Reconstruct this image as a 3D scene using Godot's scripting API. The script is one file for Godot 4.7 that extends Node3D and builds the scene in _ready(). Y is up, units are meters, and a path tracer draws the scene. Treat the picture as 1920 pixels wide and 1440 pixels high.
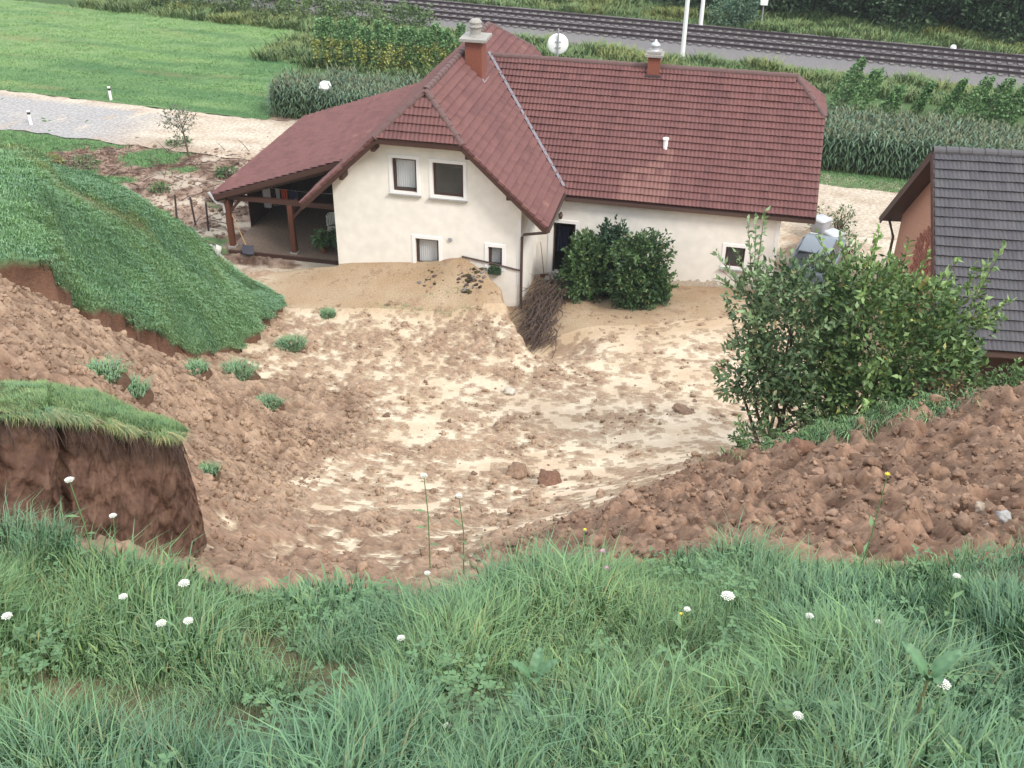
extends Node3D
# A landslide that ran down a grassy hillside against a tiled farmhouse. y is up, metres, the yard of the house is y = 0.

const EYE_HEIGHT := 18.07
const HOUSE_AT := Vector3(0.841, 0.0, -36.691)
const HOUSE_TURN := 0.203          # the front wall of the house is turned a little towards the slope
const CONTROL = [Vector3(2.66, -0.04, -34.1), Vector3(5.37, 0.5, -32.97), Vector3(8.01, 0.93, -32.43), Vector3(2.49, 0.63, -31.5), Vector3(5.03, 1.03, -30.49), Vector3(7.12, 1.47, -29.76), Vector3(0.98, 1.28, -28.58), Vector3(3.84, 1.57, -27.53), Vector3(6.4, 2.16, -26.02), Vector3(0, 1.65, -26.1), Vector3(2.76, 2.18, -24.24), Vector3(5.35, 2.85, -22.78), Vector3(0.02, 2.78, -21.8), Vector3(3.08, 3.24, -20.77), Vector3(5.19, 3.88, -20.14), Vector3(0.03, 3.58, -19.4), Vector3(2.22, 4.03, -18.47), Vector3(0.03, 4.65, -16.9), Vector3(0.93, 5.47, -15.57), Vector3(-0.52, 6.09, -14.19), Vector3(-4.68, 1.25, -31.66), Vector3(-2, 1.05, -31.54), Vector3(-6.59, 1.07, -32.33), Vector3(-7.68, 1.07, -32.3), Vector3(-6.65, 1.45, -28.74), Vector3(-3.55, 1.24, -29.18), Vector3(-1.36, 1.21, -28.97), Vector3(-6.6, 2.01, -25.35), Vector3(-3.67, 1.75, -25.84), Vector3(-6.78, 3.65, -21.77), Vector3(-4.55, 2.8, -22.14), Vector3(-2.17, 2.59, -22.5), Vector3(-6.16, 4.64, -18.61), Vector3(-4, 3.83, -18.98), Vector3(-1.83, 3.93, -18.51), Vector3(-5.21, 6.31, -14.7), Vector3(-3.93, 5.77, -15.1), Vector3(-1.92, 6.07, -14.47), Vector3(-3.85, 7.85, -11.58), Vector3(-2.44, 7.36, -12.16), Vector3(-0.82, 7.63, -11.77), Vector3(-3.4, 1.17, -33.43), Vector3(-5.69, 1.09, -33.72), Vector3(-6.62, 10.56, -11.77), Vector3(-8.35, 9.51, -15.38), Vector3(-9.72, 8.89, -18.39), Vector3(-6.28, 9.75, -13.07), Vector3(-8.03, 8.28, -17.22), Vector3(-5.85, 8.54, -14.35), Vector3(-7.73, 6.47, -19.53), Vector3(-6.45, 5.73, -19.46), Vector3(0.22, 8.13, -11.5), Vector3(0.59, 7.68, -12.49), Vector3(1.96, 7.04, -13.86), Vector3(2.61, 6.44, -15.28), Vector3(4.45, 6.27, -16.41), Vector3(5.79, 6.61, -16.3), Vector3(6.83, 6.87, -16.65), Vector3(7.84, 7.91, -15.65), Vector3(8.56, 8.44, -15.27), Vector3(1.7, 9.12, -10.87), Vector3(3.5, 8.29, -12.52), Vector3(5.03, 8.6, -12.53), Vector3(6.25, 9.24, -11.97), Vector3(6.83, 9.58, -11.65), Vector3(0.8, 10.66, -8.46), Vector3(2.07, 10.21, -9.27), Vector3(3.25, 10.33, -9.25), Vector3(4.25, 10.63, -8.83), Vector3(5.15, 10.99, -8.34), Vector3(-4.28, 11.54, -7.57), Vector3(-4, 11.19, -7.84), Vector3(-3.72, 10.84, -8.09), Vector3(-3.6, 10.04, -8.9), Vector3(2, 0.12, -36.3), Vector3(6.1, 0.1, -35.6), Vector3(9.3, 0.2, -34.9), Vector3(-10.3, 0.24, -36), Vector3(-6.3, 1.08, -35.1), Vector3(-4.3, 1.4, -34.7), Vector3(-1.75, 1.9, -34.2), Vector3(-0.5, 1.9, -32.5), Vector3(0.2, 1.5, -29), Vector3(3, 0, -38), Vector3(9, 0, -38), Vector3(-6, 0.3, -38), Vector3(-12, 0, -40), Vector3(-18, 0, -42), Vector3(14, 0, -38), Vector3(18, 0, -38), Vector3(0, 0, -42), Vector3(-25, 0, -45), Vector3(22, 0, -44), Vector3(10, 0, -46), Vector3(-8, 0, -47), Vector3(12, 0.8, -30), Vector3(15, 0.8, -26), Vector3(8, 1.6, -25.5), Vector3(9, 2.6, -21.5), Vector3(6.5, 4.2, -19), Vector3(13, 4.5, -19), Vector3(11, 8.6, -15), Vector3(14, 9, -14), Vector3(20, 3, -28), Vector3(22, 8, -16), Vector3(10, 10, -11), Vector3(14, 11, -9), Vector3(0, 10, -8.5), Vector3(-2.5, 10, -8.7), Vector3(0, 12.5, -6), Vector3(4, 12.5, -6), Vector3(-4, 12.6, -6.3), Vector3(-9, 13, -7), Vector3(0, 13.2, -4), Vector3(8, 13.5, -5), Vector3(-8, 14, -4), Vector3(15, 14, -5), Vector3(-15, 14, -8), Vector3(-9.8, 8.2, -18.6), Vector3(-8.7, 3.4, -24.2), Vector3(-8.2, 1.9, -27.3), Vector3(-8, 1.4, -29.5), Vector3(-13.3, 6.5, -27), Vector3(-11, 4.2, -29.6), Vector3(-10, 1.6, -32), Vector3(-9.3, 0.9, -33), Vector3(-15, 9, -20), Vector3(-14, 11, -14), Vector3(-17, 5, -29), Vector3(-16, 2, -33), Vector3(-14, 0.6, -36), Vector3(-22, 6, -30), Vector3(-22, 2, -36)]

var rng := RandomNumberGenerator.new()
var mats := {}
var used_names := {}

# ------------------------------------------------------------------ mesh builder
class MB:
	var v := PackedVector3Array()
	var n := PackedVector3Array()
	var c := PackedColorArray()
	var ix := PackedInt32Array()
	func quad(a: Vector3, b: Vector3, d: Vector3, e: Vector3, col := Color.WHITE) -> void:   # counter-clockwise seen from outside
		var nn := (b - a).cross(d - a)
		if nn.length_squared() < 1e-14:
			nn = (d - a).cross(e - a)
		nn = nn.normalized()
		var k := v.size()
		v.append(a); v.append(b); v.append(d); v.append(e)
		for i in 4:
			n.append(nn); c.append(col)
		ix.append(k); ix.append(k + 2); ix.append(k + 1)
		ix.append(k); ix.append(k + 3); ix.append(k + 2)
	func tri(a: Vector3, b: Vector3, d: Vector3, col := Color.WHITE) -> void:
		var nn := (b - a).cross(d - a).normalized()
		var k := v.size()
		v.append(a); v.append(b); v.append(d)
		for i in 3:
			n.append(nn); c.append(col)
		ix.append(k); ix.append(k + 2); ix.append(k + 1)
	func box(at: Vector3, size: Vector3, basis := Basis.IDENTITY, col := Color.WHITE) -> void:
		var h := size * 0.5
		var p := []
		for i in 8:
			p.append(at + basis * Vector3(h.x if i & 1 else -h.x, h.y if i & 2 else -h.y, h.z if i & 4 else -h.z))
		quad(p[4], p[5], p[7], p[6], col)
		quad(p[1], p[0], p[2], p[3], col)
		quad(p[5], p[1], p[3], p[7], col)
		quad(p[0], p[4], p[6], p[2], col)
		quad(p[6], p[7], p[3], p[2], col)
		quad(p[0], p[1], p[5], p[4], col)
	func beam(a: Vector3, b: Vector3, w: float, h: float, col := Color.WHITE, up := Vector3.UP) -> void:
		var x := (b - a).normalized()
		var z := x.cross(up).normalized()
		var y := z.cross(x)
		box((a + b) * 0.5, Vector3((b - a).length(), h, w), Basis(x, y, z), col)
	func slab(poly: Array, down: Vector3, col := Color.WHITE) -> void:   # a flat convex polygon, counter-clockwise seen from above, with thickness
		for i in range(1, poly.size() - 1):
			tri(poly[0], poly[i], poly[i + 1], col)
			tri(poly[0] + down, poly[i + 1] + down, poly[i] + down, col)
		for i in poly.size():
			var a: Vector3 = poly[i]
			var b: Vector3 = poly[(i + 1) % poly.size()]
			quad(a + down, b + down, b, a, col)
	func tube(pts: Array, radii: Array, sides := 6, col := Color.WHITE, capped := true) -> void:
		var k := v.size()
		var up := Vector3.UP
		for i in pts.size():
			var d: Vector3 = (pts[mini(i + 1, pts.size() - 1)] - pts[maxi(i - 1, 0)]).normalized()
			var s := d.cross(up if absf(d.y) < 0.95 else Vector3.RIGHT).normalized()
			var t := s.cross(d)
			for j in sides:
				var ang := TAU * j / sides
				var o := s * cos(ang) + t * sin(ang)
				v.append(pts[i] + o * float(radii[i])); n.append(o); c.append(col)
		for i in pts.size() - 1:
			for j in sides:
				var a := k + i * sides + j
				var b := k + i * sides + (j + 1) % sides
				ix.append(a); ix.append(b); ix.append(b + sides)
				ix.append(a); ix.append(b + sides); ix.append(a + sides)
		if capped:
			for e in [0, pts.size() - 1]:
				var m := v.size()
				var dirn: Vector3 = (pts[e] - pts[1 if e == 0 else e - 1]).normalized()
				v.append(pts[e]); n.append(dirn); c.append(col)
				for j in sides:
					v.append(v[k + e * sides + j]); n.append(dirn); c.append(col)
				for j in sides:
					if e == 0:
						ix.append(m); ix.append(m + 1 + (j + 1) % sides); ix.append(m + 1 + j)
					else:
						ix.append(m); ix.append(m + 1 + j); ix.append(m + 1 + (j + 1) % sides)
	func lathe(at: Vector3, profile: Array, sides := 16, col := Color.WHITE) -> void:   # profile of Vector2(radius, height), from the bottom up
		var k := v.size()
		for i in profile.size():
			var p: Vector2 = profile[i]
			var q: Vector2 = profile[mini(i + 1, profile.size() - 1)] - profile[maxi(i - 1, 0)]
			var nn := Vector2(q.y, -q.x).normalized()
			for j in sides:
				var ang := TAU * j / sides
				v.append(at + Vector3(p.x * cos(ang), p.y, p.x * sin(ang)))
				n.append(Vector3(nn.x * cos(ang), nn.y, nn.x * sin(ang))); c.append(col)
		for i in profile.size() - 1:
			for j in sides:
				var a := k + i * sides + j
				var b := k + i * sides + (j + 1) % sides
				ix.append(a); ix.append(b); ix.append(b + sides)
				ix.append(a); ix.append(b + sides); ix.append(a + sides)
	func face(a: int, b: int, d: int) -> void:   # wound to agree with the normal of its first corner
		if (v[b] - v[a]).cross(v[d] - v[a]).dot(n[a]) > 0.0:
			ix.append(a); ix.append(d); ix.append(b)
		else:
			ix.append(a); ix.append(b); ix.append(d)
	func blade(root: Vector3, side: Vector3, mid: Vector3, tip: Vector3, w: float, col: Color) -> void:
		var k := v.size()
		var s := side * w * 0.5
		var nn := side.cross(tip - root).normalized()
		if nn.y < 0.0:
			nn = -nn
		nn = (nn + Vector3.UP * 0.6).normalized()
		for p in [root - s, root + s, mid - s * 0.85, mid + s * 0.85, tip]:
			v.append(p); n.append(nn); c.append(col)
		face(k, k + 1, k + 3)
		face(k, k + 3, k + 2)
		face(k + 2, k + 3, k + 4)
	func leaf(at: Vector3, out: Vector3, side: Vector3, l: float, w: float, col: Color) -> void:   # a leaf folded along its midrib
		var nn := side.cross(out).normalized()
		var k := v.size()
		var m := at + out * l * 0.45
		for p in [at, m + side * w * 0.5 + nn * w * 0.12, at + out * l - nn * l * 0.12, m - side * w * 0.5 + nn * w * 0.12]:
			v.append(p); c.append(col)
		n.append(nn); n.append((nn - side * 0.3).normalized()); n.append(nn); n.append((nn + side * 0.3).normalized())
		face(k, k + 1, k + 2)
		face(k, k + 2, k + 3)
	func sheet(rows: Array, cols: Array) -> void:   # rows of equally many points with smooth normals; the outside is row direction x column direction
		var h := rows.size()
		var w: int = rows[0].size()
		var k := v.size()
		for i in h:
			for j in w:
				var du: Vector3 = rows[i][mini(j + 1, w - 1)] - rows[i][maxi(j - 1, 0)]
				var dv: Vector3 = rows[mini(i + 1, h - 1)][j] - rows[maxi(i - 1, 0)][j]
				var nn := du.cross(dv)
				v.append(rows[i][j]); n.append(nn.normalized() if nn.length_squared() > 1e-16 else Vector3.UP); c.append(cols[i][j])
		for i in h - 1:
			for j in w - 1:
				var a := k + i * w + j
				ix.append(a); ix.append(a + w + 1); ix.append(a + 1)
				ix.append(a); ix.append(a + w); ix.append(a + w + 1)
	func mesh(m: Material = null) -> ArrayMesh:
		var arr := []
		arr.resize(Mesh.ARRAY_MAX)
		arr[Mesh.ARRAY_VERTEX] = v
		arr[Mesh.ARRAY_NORMAL] = n
		arr[Mesh.ARRAY_COLOR] = c
		arr[Mesh.ARRAY_INDEX] = ix
		var am := ArrayMesh.new()
		am.add_surface_from_arrays(Mesh.PRIMITIVE_TRIANGLES, arr)
		if m:
			am.surface_set_material(0, m)
		return am

# ------------------------------------------------------------------ nodes
func put(called: String, mesh: Mesh, parent: Node = self, m: Material = null) -> MeshInstance3D:
	var o := MeshInstance3D.new()
	o.mesh = mesh
	if m:
		o.material_override = m
	o.name = numbered(called, parent)
	parent.add_child(o, true)
	return o

func numbered(called: String, parent: Node) -> String:
	var key := "%d/%s" % [parent.get_instance_id(), called]
	var k: int = used_names.get(key, -1) + 1
	used_names[key] = k
	return called if k == 0 else "%s_%03d" % [called, k]

func thing(called: String, label: String, category: String, at := Vector3.ZERO, turn := 0.0, group := "") -> Node3D:
	var o := Node3D.new()
	o.name = numbered(called, self)
	add_child(o, true)
	o.position = at
	o.rotation.y = turn
	tag(o, label, category, group)
	return o

func tag(o: Node, label: String, category: String, group := "") -> void:
	o.set_meta("label", label)
	o.set_meta("category", category)
	if group:
		o.set_meta("group", group)

func structure(called: String, mesh: Mesh, m: Material, label: String, category: String) -> MeshInstance3D:
	var o := put(called, mesh, self, m)
	o.set_meta("kind", "structure")
	tag(o, label, category)
	return o

func stuff(called: String, mesh: Mesh, places: Array, colors: Array, label: String, category: String, parent: Node = self) -> MultiMeshInstance3D:
	var mm := MultiMesh.new()
	mm.transform_format = MultiMesh.TRANSFORM_3D
	mm.use_colors = true
	mm.mesh = mesh
	mm.instance_count = places.size()
	for i in places.size():
		mm.set_instance_transform(i, places[i])
		mm.set_instance_color(i, colors[i])
	var o := MultiMeshInstance3D.new()
	o.multimesh = mm
	o.name = numbered(called, parent)
	parent.add_child(o, true)
	o.set_meta("kind", "stuff")
	if parent == self:
		tag(o, label, category)
	return o

func copy_of(o: Node3D, at: Vector3, turn: float, label: String, group := "") -> Node3D:
	var r: Node3D = o.duplicate()
	r.name = numbered(str(o.name).rstrip("0123456789").trim_suffix("_"), self)
	add_child(r, true)
	r.position = at
	r.rotation.y = turn
	r.set_meta("label", label)
	if group:
		r.set_meta("group", group)
	return r

# ------------------------------------------------------------------ materials
func noise_tex(freq: float, octaves: int, low: Color, high: Color, nseed: int, kind := FastNoiseLite.TYPE_SIMPLEX_SMOOTH, size := 512) -> NoiseTexture2D:
	var fnl := FastNoiseLite.new()
	fnl.noise_type = kind
	fnl.frequency = freq
	fnl.fractal_octaves = octaves
	fnl.seed = nseed
	var t := NoiseTexture2D.new()
	t.width = size
	t.height = size
	t.seamless = true
	t.noise = fnl
	var g := Gradient.new()
	g.set_color(0, low)
	g.set_color(1, high)
	t.color_ramp = g
	return t

func noise_normal(freq: float, octaves: int, strength: float, nseed: int, size := 512) -> NoiseTexture2D:
	var fnl := FastNoiseLite.new()
	fnl.frequency = freq
	fnl.fractal_octaves = octaves
	fnl.seed = nseed
	var t := NoiseTexture2D.new()
	t.width = size
	t.height = size
	t.seamless = true
	t.noise = fnl
	t.as_normal_map = true
	t.bump_strength = strength
	return t

func mat(called: String, lin: Color, rough := 0.85, vertex := false) -> StandardMaterial3D:
	var m := StandardMaterial3D.new()
	m.resource_name = called
	m.albedo_color = lin.linear_to_srgb()
	m.roughness = rough
	m.vertex_color_use_as_albedo = vertex
	m.cull_mode = BaseMaterial3D.CULL_DISABLED
	mats[called] = m
	return m

func textured(m: StandardMaterial3D, tex: Texture2D, scale: float, nrm: Texture2D = null, nscale := 1.0) -> StandardMaterial3D:
	m.albedo_texture = tex
	m.uv1_triplanar = true
	m.uv1_world_triplanar = true
	m.uv1_scale = Vector3.ONE * scale
	if nrm:
		m.normal_enabled = true
		m.normal_texture = nrm
		m.normal_scale = nscale
	return m

func make_materials() -> void:
	var g := func(x: float) -> Color: return Color(x, x, x)
	var grain: NoiseTexture2D = noise_tex(0.03, 5, g.call(0.72), g.call(1.0), 3)
	var soft: NoiseTexture2D = noise_tex(0.008, 4, g.call(0.86), g.call(1.0), 5)
	var rough_n := noise_normal(0.05, 5, 6.0, 7)
	var fine_n := noise_normal(0.12, 3, 3.0, 9)
	textured(mat("soil", Color.WHITE, 0.93, true), grain, 0.8, rough_n, 0.8).metallic_specular = 0.3
	textured(mat("wet_silt", Color.WHITE, 0.42, true), noise_tex(0.02, 4, g.call(0.86), g.call(1.0), 13), 0.6, noise_normal(0.02, 3, 1.5, 14), 0.3)
	textured(mat("plaster", Color(0.85, 0.82, 0.77), 0.9), noise_tex(0.01, 5, g.call(0.93), g.call(1.0), 11), 0.35, fine_n, 0.25)
	textured(mat("splash", Color(0.70, 0.61, 0.50), 0.95), grain, 0.7)
	mat("white_trim", Color(0.82, 0.82, 0.82), 0.7)
	mat("dark_wood", Color(0.055, 0.022, 0.016), 0.7)
	textured(mat("post_wood", Color(0.15, 0.050, 0.028), 0.6), grain, 1.5)
	mat("frame_wood", Color(0.05, 0.022, 0.018), 0.5)
	mat("gutter", Color(0.075, 0.045, 0.038), 0.4)
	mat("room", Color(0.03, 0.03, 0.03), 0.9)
	mat("curtain", Color(0.55, 0.57, 0.60), 0.9)
	var gl := mat("glass", Color(0.7, 0.75, 0.75, 0.06), 0.05)
	gl.albedo_color.a = 0.06
	gl.transparency = BaseMaterial3D.TRANSPARENCY_ALPHA
	# roof tiles in a few tones of weathered red and of charcoal
	var reds := [Color(0.158, 0.063, 0.058), Color(0.142, 0.055, 0.052), Color(0.205, 0.094, 0.082), Color(0.152, 0.062, 0.059), Color(0.126, 0.049, 0.048)]
	for i in 5:
		textured(mat("red_tile_%d" % i, reds[i], 0.75), soft, 1.1)
	var greys := [Color(0.075, 0.071, 0.080), Color(0.066, 0.062, 0.073), Color(0.084, 0.080, 0.088), Color(0.071, 0.069, 0.077), Color(0.06, 0.057, 0.065)]
	for i in 5:
		textured(mat("grey_tile_%d" % i, greys[i], 0.7), soft, 1.1)
	textured(mat("tile_tinted", Color.WHITE, 0.75, true), soft, 1.1)
	textured(mat("ridge_cap", Color(0.16, 0.09, 0.085), 0.8), grain, 1.3)
	mat("lead", Color(0.20, 0.19, 0.22), 0.5)
	textured(mat("chimney_brick", Color(0.29, 0.095, 0.06), 0.85), grain, 1.2, fine_n, 0.5)
	textured(mat("concrete", Color(0.42, 0.40, 0.37), 0.9), grain, 0.9, fine_n, 0.4)
	textured(mat("floor_screed", Color(0.20, 0.14, 0.105), 0.85), grain, 0.5)
	mat("white_plastic", Color(0.78, 0.78, 0.76), 0.4)
	mat("zinc", Color(0.50, 0.52, 0.55), 0.35).metallic = 0.3
	var lf := mat("leaves", Color.WHITE, 0.55, true)
	lf.backlight_enabled = true
	lf.backlight = Color(0.10, 0.14, 0.06)
	var gr := mat("grass", Color.WHITE, 0.6, true)
	gr.backlight_enabled = true
	gr.backlight = Color(0.12, 0.18, 0.09)
	textured(mat("bark", Color(0.16, 0.12, 0.09), 0.95), grain, 2.0)
	mat("twig", Color(0.085, 0.055, 0.045), 0.9)
	mat("petal", Color(0.80, 0.80, 0.74), 0.8)
	mat("tinted", Color.WHITE, 0.8, true)
	textured(mat("asphalt", Color.WHITE, 0.9, true), grain, 0.3)
	textured(mat("ballast", Color(0.31, 0.29, 0.295), 0.95), noise_tex(0.12, 3, g.call(0.55), g.call(1.0), 21), 0.5, noise_normal(0.16, 3, 8.0, 22), 1.0)
	mat("rail_steel", Color(0.05, 0.035, 0.04), 0.5)
	textured(mat("sleeper", Color(0.21, 0.19, 0.19), 0.9), grain, 0.6)
	textured(mat("brick_mortar", Color(0.62, 0.33, 0.235), 0.95), grain, 1.0, fine_n, 0.5)
	for i in 4:
		textured(mat("brick_%d" % i, [Color(0.36, 0.13, 0.085), Color(0.30, 0.10, 0.065), Color(0.40, 0.16, 0.11), Color(0.33, 0.12, 0.08)][i], 0.9), grain, 1.6)
	mat("car_paint", Color(0.15, 0.19, 0.24), 0.35).clearcoat_enabled = true
	mat("car_glass", Color(0.02, 0.024, 0.03), 0.08)
	mat("black_rubber", Color(0.02, 0.02, 0.02), 0.8)
	mat("white_paint", Color(0.80, 0.80, 0.80), 0.5)
	mat("grey_paint", Color(0.30, 0.30, 0.32), 0.5)
	mat("green_plastic", Color(0.025, 0.05, 0.03), 0.5)
	mat("terracotta", Color(0.33, 0.11, 0.06), 0.85)

# ------------------------------------------------------------------ light and camera
func make_view() -> void:
	var cam := Camera3D.new()
	cam.name = "camera"
	cam.fov = rad_to_deg(2.0 * atan(720.0 / 2000.0))
	cam.near = 0.1
	cam.far = 4000.0
	add_child(cam)
	cam.position = Vector3(0, EYE_HEIGHT, 0)
	cam.basis = Basis(Vector3.RIGHT, -0.5616) * Basis(Vector3.BACK, 0.0134)
	cam.current = true
	var env := Environment.new()
	var sky_mat := ProceduralSkyMaterial.new()
	sky_mat.sky_top_color = Color(0.93, 0.95, 0.97)
	sky_mat.sky_horizon_color = Color(0.62, 0.64, 0.67)
	sky_mat.sky_curve = 0.25
	sky_mat.ground_horizon_color = Color(0.5, 0.52, 0.48)
	sky_mat.ground_bottom_color = Color(0.3, 0.32, 0.26)
	sky_mat.energy_multiplier = 1.15
	var sky := Sky.new()
	sky.sky_material = sky_mat
	env.background_mode = Environment.BG_SKY
	env.sky = sky
	env.tonemap_mode = Environment.TONE_MAPPER_LINEAR
	env.tonemap_exposure = 2.05
	env.sdfgi_enabled = true
	env.ssao_enabled = true
	env.ssil_enabled = true
	env.fog_enabled = true
	env.fog_density = 0.0003
	env.fog_light_color = Color(0.82, 0.86, 0.88)
	var we := WorldEnvironment.new()
	we.name = "environment"
	we.environment = env
	add_child(we)
	var sun := DirectionalLight3D.new()
	sun.name = "sun"
	sun.light_energy = 0.5
	sun.light_color = Color(1.0, 0.97, 0.93)
	sun.light_angular_distance = 14.0
	sun.shadow_enabled = true
	add_child(sun)
	sun.look_at_from_position(Vector3(34, 46, 36), Vector3.ZERO)

# ------------------------------------------------------------------ terrain
var tps := PackedFloat64Array()
var coarse := PackedFloat32Array()
const CX0 := -34.0
const CZ0 := -60.0
const CSTEP := 1.0
const CW := 62
const CH := 66
var n_big := FastNoiseLite.new()
var n_mid := FastNoiseLite.new()
var n_fine := FastNoiseLite.new()
var n_clod := FastNoiseLite.new()
var n_patch := FastNoiseLite.new()
var turn_c := cos(HOUSE_TURN)
var turn_s := sin(HOUSE_TURN)

func in_house(x: float, z: float) -> Vector2:   # world to the house's own x, z
	var dx := x - HOUSE_AT.x
	var dz := z - HOUSE_AT.z
	return Vector2(dx * turn_c + dz * turn_s, -dx * turn_s + dz * turn_c)

func from_house(p: Vector3) -> Vector3:
	return Vector3(HOUSE_AT.x + p.x * turn_c - p.z * turn_s, p.y, HOUSE_AT.z + p.x * turn_s + p.z * turn_c)

func solve_terrain() -> void:   # a surface through the surveyed points
	var k := CONTROL.size()
	var m := k + 3
	var a := []
	for i in m:
		var row := PackedFloat64Array()
		row.resize(m + 1)
		if i < k:
			var p: Vector3 = CONTROL[i]
			for j in k:
				var q: Vector3 = CONTROL[j]
				row[j] = -sqrt((p.x - q.x) ** 2 + (p.z - q.z) ** 2)
			row[i] += 0.05
			row[k] = 1.0; row[k + 1] = p.x; row[k + 2] = p.z; row[m] = p.y
		else:
			for j in k:
				var q: Vector3 = CONTROL[j]
				row[j] = 1.0 if i == k else (q.x if i == k + 1 else q.z)
		a.append(row)
	for i in m:
		var best := i
		for r in range(i + 1, m):
			if absf(a[r][i]) > absf(a[best][i]):
				best = r
		var t = a[i]; a[i] = a[best]; a[best] = t
		var pr: PackedFloat64Array = a[i]
		for r in range(i + 1, m):
			var rr: PackedFloat64Array = a[r]
			var f := rr[i] / pr[i]
			if f != 0.0:
				for col in range(i, m + 1):
					rr[col] -= f * pr[col]
				a[r] = rr
	tps.resize(m)
	for i in range(m - 1, -1, -1):
		var s: float = a[i][m]
		for j in range(i + 1, m):
			s -= a[i][j] * tps[j]
		tps[i] = s / a[i][i]
	coarse.resize(CW * CH)
	for iz in CH:
		for ixx in CW:
			var x := CX0 + ixx * CSTEP
			var z := CZ0 + iz * CSTEP
			var s := tps[k] + tps[k + 1] * x + tps[k + 2] * z
			for j in k:
				var q: Vector3 = CONTROL[j]
				s -= tps[j] * sqrt((x - q.x) ** 2 + (z - q.z) ** 2)
			coarse[iz * CW + ixx] = s * smoothstep(-44.0, -38.0, z)

func cub(a: float, b: float, c: float, d: float, t: float) -> float:
	return b + 0.5 * t * (c - a + t * (2.0 * a - 5.0 * b + 4.0 * c - d + t * (3.0 * (b - c) + d - a)))

func base_height(x: float, z: float) -> float:
	var fx := (x - CX0) / CSTEP
	var fz := (z - CZ0) / CSTEP
	if fz < 2.0:
		return 0.0
	fx = clampf(fx, 1.0, CW - 3.001)
	fz = clampf(fz, 1.0, CH - 3.001)
	var i := int(fx)
	var j := int(fz)
	var tx := fx - i
	var tz := fz - j
	var r := [0.0, 0.0, 0.0, 0.0]
	for k in 4:
		var o := (j - 1 + k) * CW + i
		r[k] = cub(coarse[o - 1], coarse[o], coarse[o + 1], coarse[o + 2], tx)
	return cub(r[0], r[1], r[2], r[3], tz)

# the crest of the mud heap that stands against the gable, and the hollow behind it at the house corner (house x, z)
func heap_cut(h: Vector2, y: float) -> float:
	# hollow at the corner between the gable wing and the right wing
	if h.x > -2.4 and h.x < 4.4 and h.y < 9.0 and h.y > -0.6:
		var edge := (-2.03 + (h.y - 2.97) * 1.12 if h.y < 3.7 else (-1.2 + (h.y - 3.7) * 0.82 if h.y < 4.7 else -0.38 + (h.y - 4.7) * 0.475))        # the straight edge of the heap runs away from the wall
		edge += 0.05 * sin(h.y * 7.0)
		var behind := smoothstep(0.0, 0.28, h.x - edge)
		var fade := smoothstep(8.6, 6.6, h.y) * smoothstep(2.9, 0.9, h.x - maxf(0.0, h.y - 3.0) * 0.22)
		var floor_y := -0.05 + 0.05 * maxf(0.0, h.y - 1.0)
		y = lerpf(y, minf(y, floor_y), behind * fade)
	if h.x > -13.0 and h.x < -6.75 and h.y > -9.5 and h.y < 3.1:   # the yard behind the crest, in front of the porch
		var cut := smoothstep(3.05, 2.8, h.y + 0.08 * sin(h.x * 3.0))
		y = lerpf(y, minf(y, -0.02), cut)
	if h.x > -6.6 and h.x < 9.3 and h.y < -0.15 and h.y > -8.4:
		y = minf(y, -0.1)
	if h.x > -6.6 and h.x < -0.15 and h.y < 2.8 and h.y > -8.4:
		y = minf(y, -0.1)
	return y

var out_color := Color.WHITE
var out_silt := 0.0
var out_pile := 0.0
var out_bare := 0.0

func pile_mask(x: float, z: float) -> float:   # the fresh brown soil heap on the right
	var t := clampf((x - 0.2) / 8.3, 0.0, 1.0)
	var crest_z := lerpf(-11.6, -17.6, clampf((x - 0.2) / 4.4, 0.0, 1.0))
	return smoothstep(crest_z - 0.5, crest_z + 0.35, z + 0.35 * n_mid.get_noise_2d(x, z)) * smoothstep(-0.3, 0.5, x + 0.2) if t >= 0.0 else 0.0

func domes(x: float, z: float, fine: float, mid: float) -> float:   # clods of two sizes
	var a := clampf(-n_clod.get_noise_2d(x * 1.5 + 0.35 * fine, z * 1.5 + 0.35 * mid) - 0.25, 0.0, 0.6)
	var b := clampf(-n_clod.get_noise_2d(x * 3.6 + 0.3 * mid + 9.0, z * 3.6 + 0.4 * fine) - 0.25, 0.0, 0.6)
	return a * 0.30 * (0.6 + fine) + b * 0.15

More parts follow.
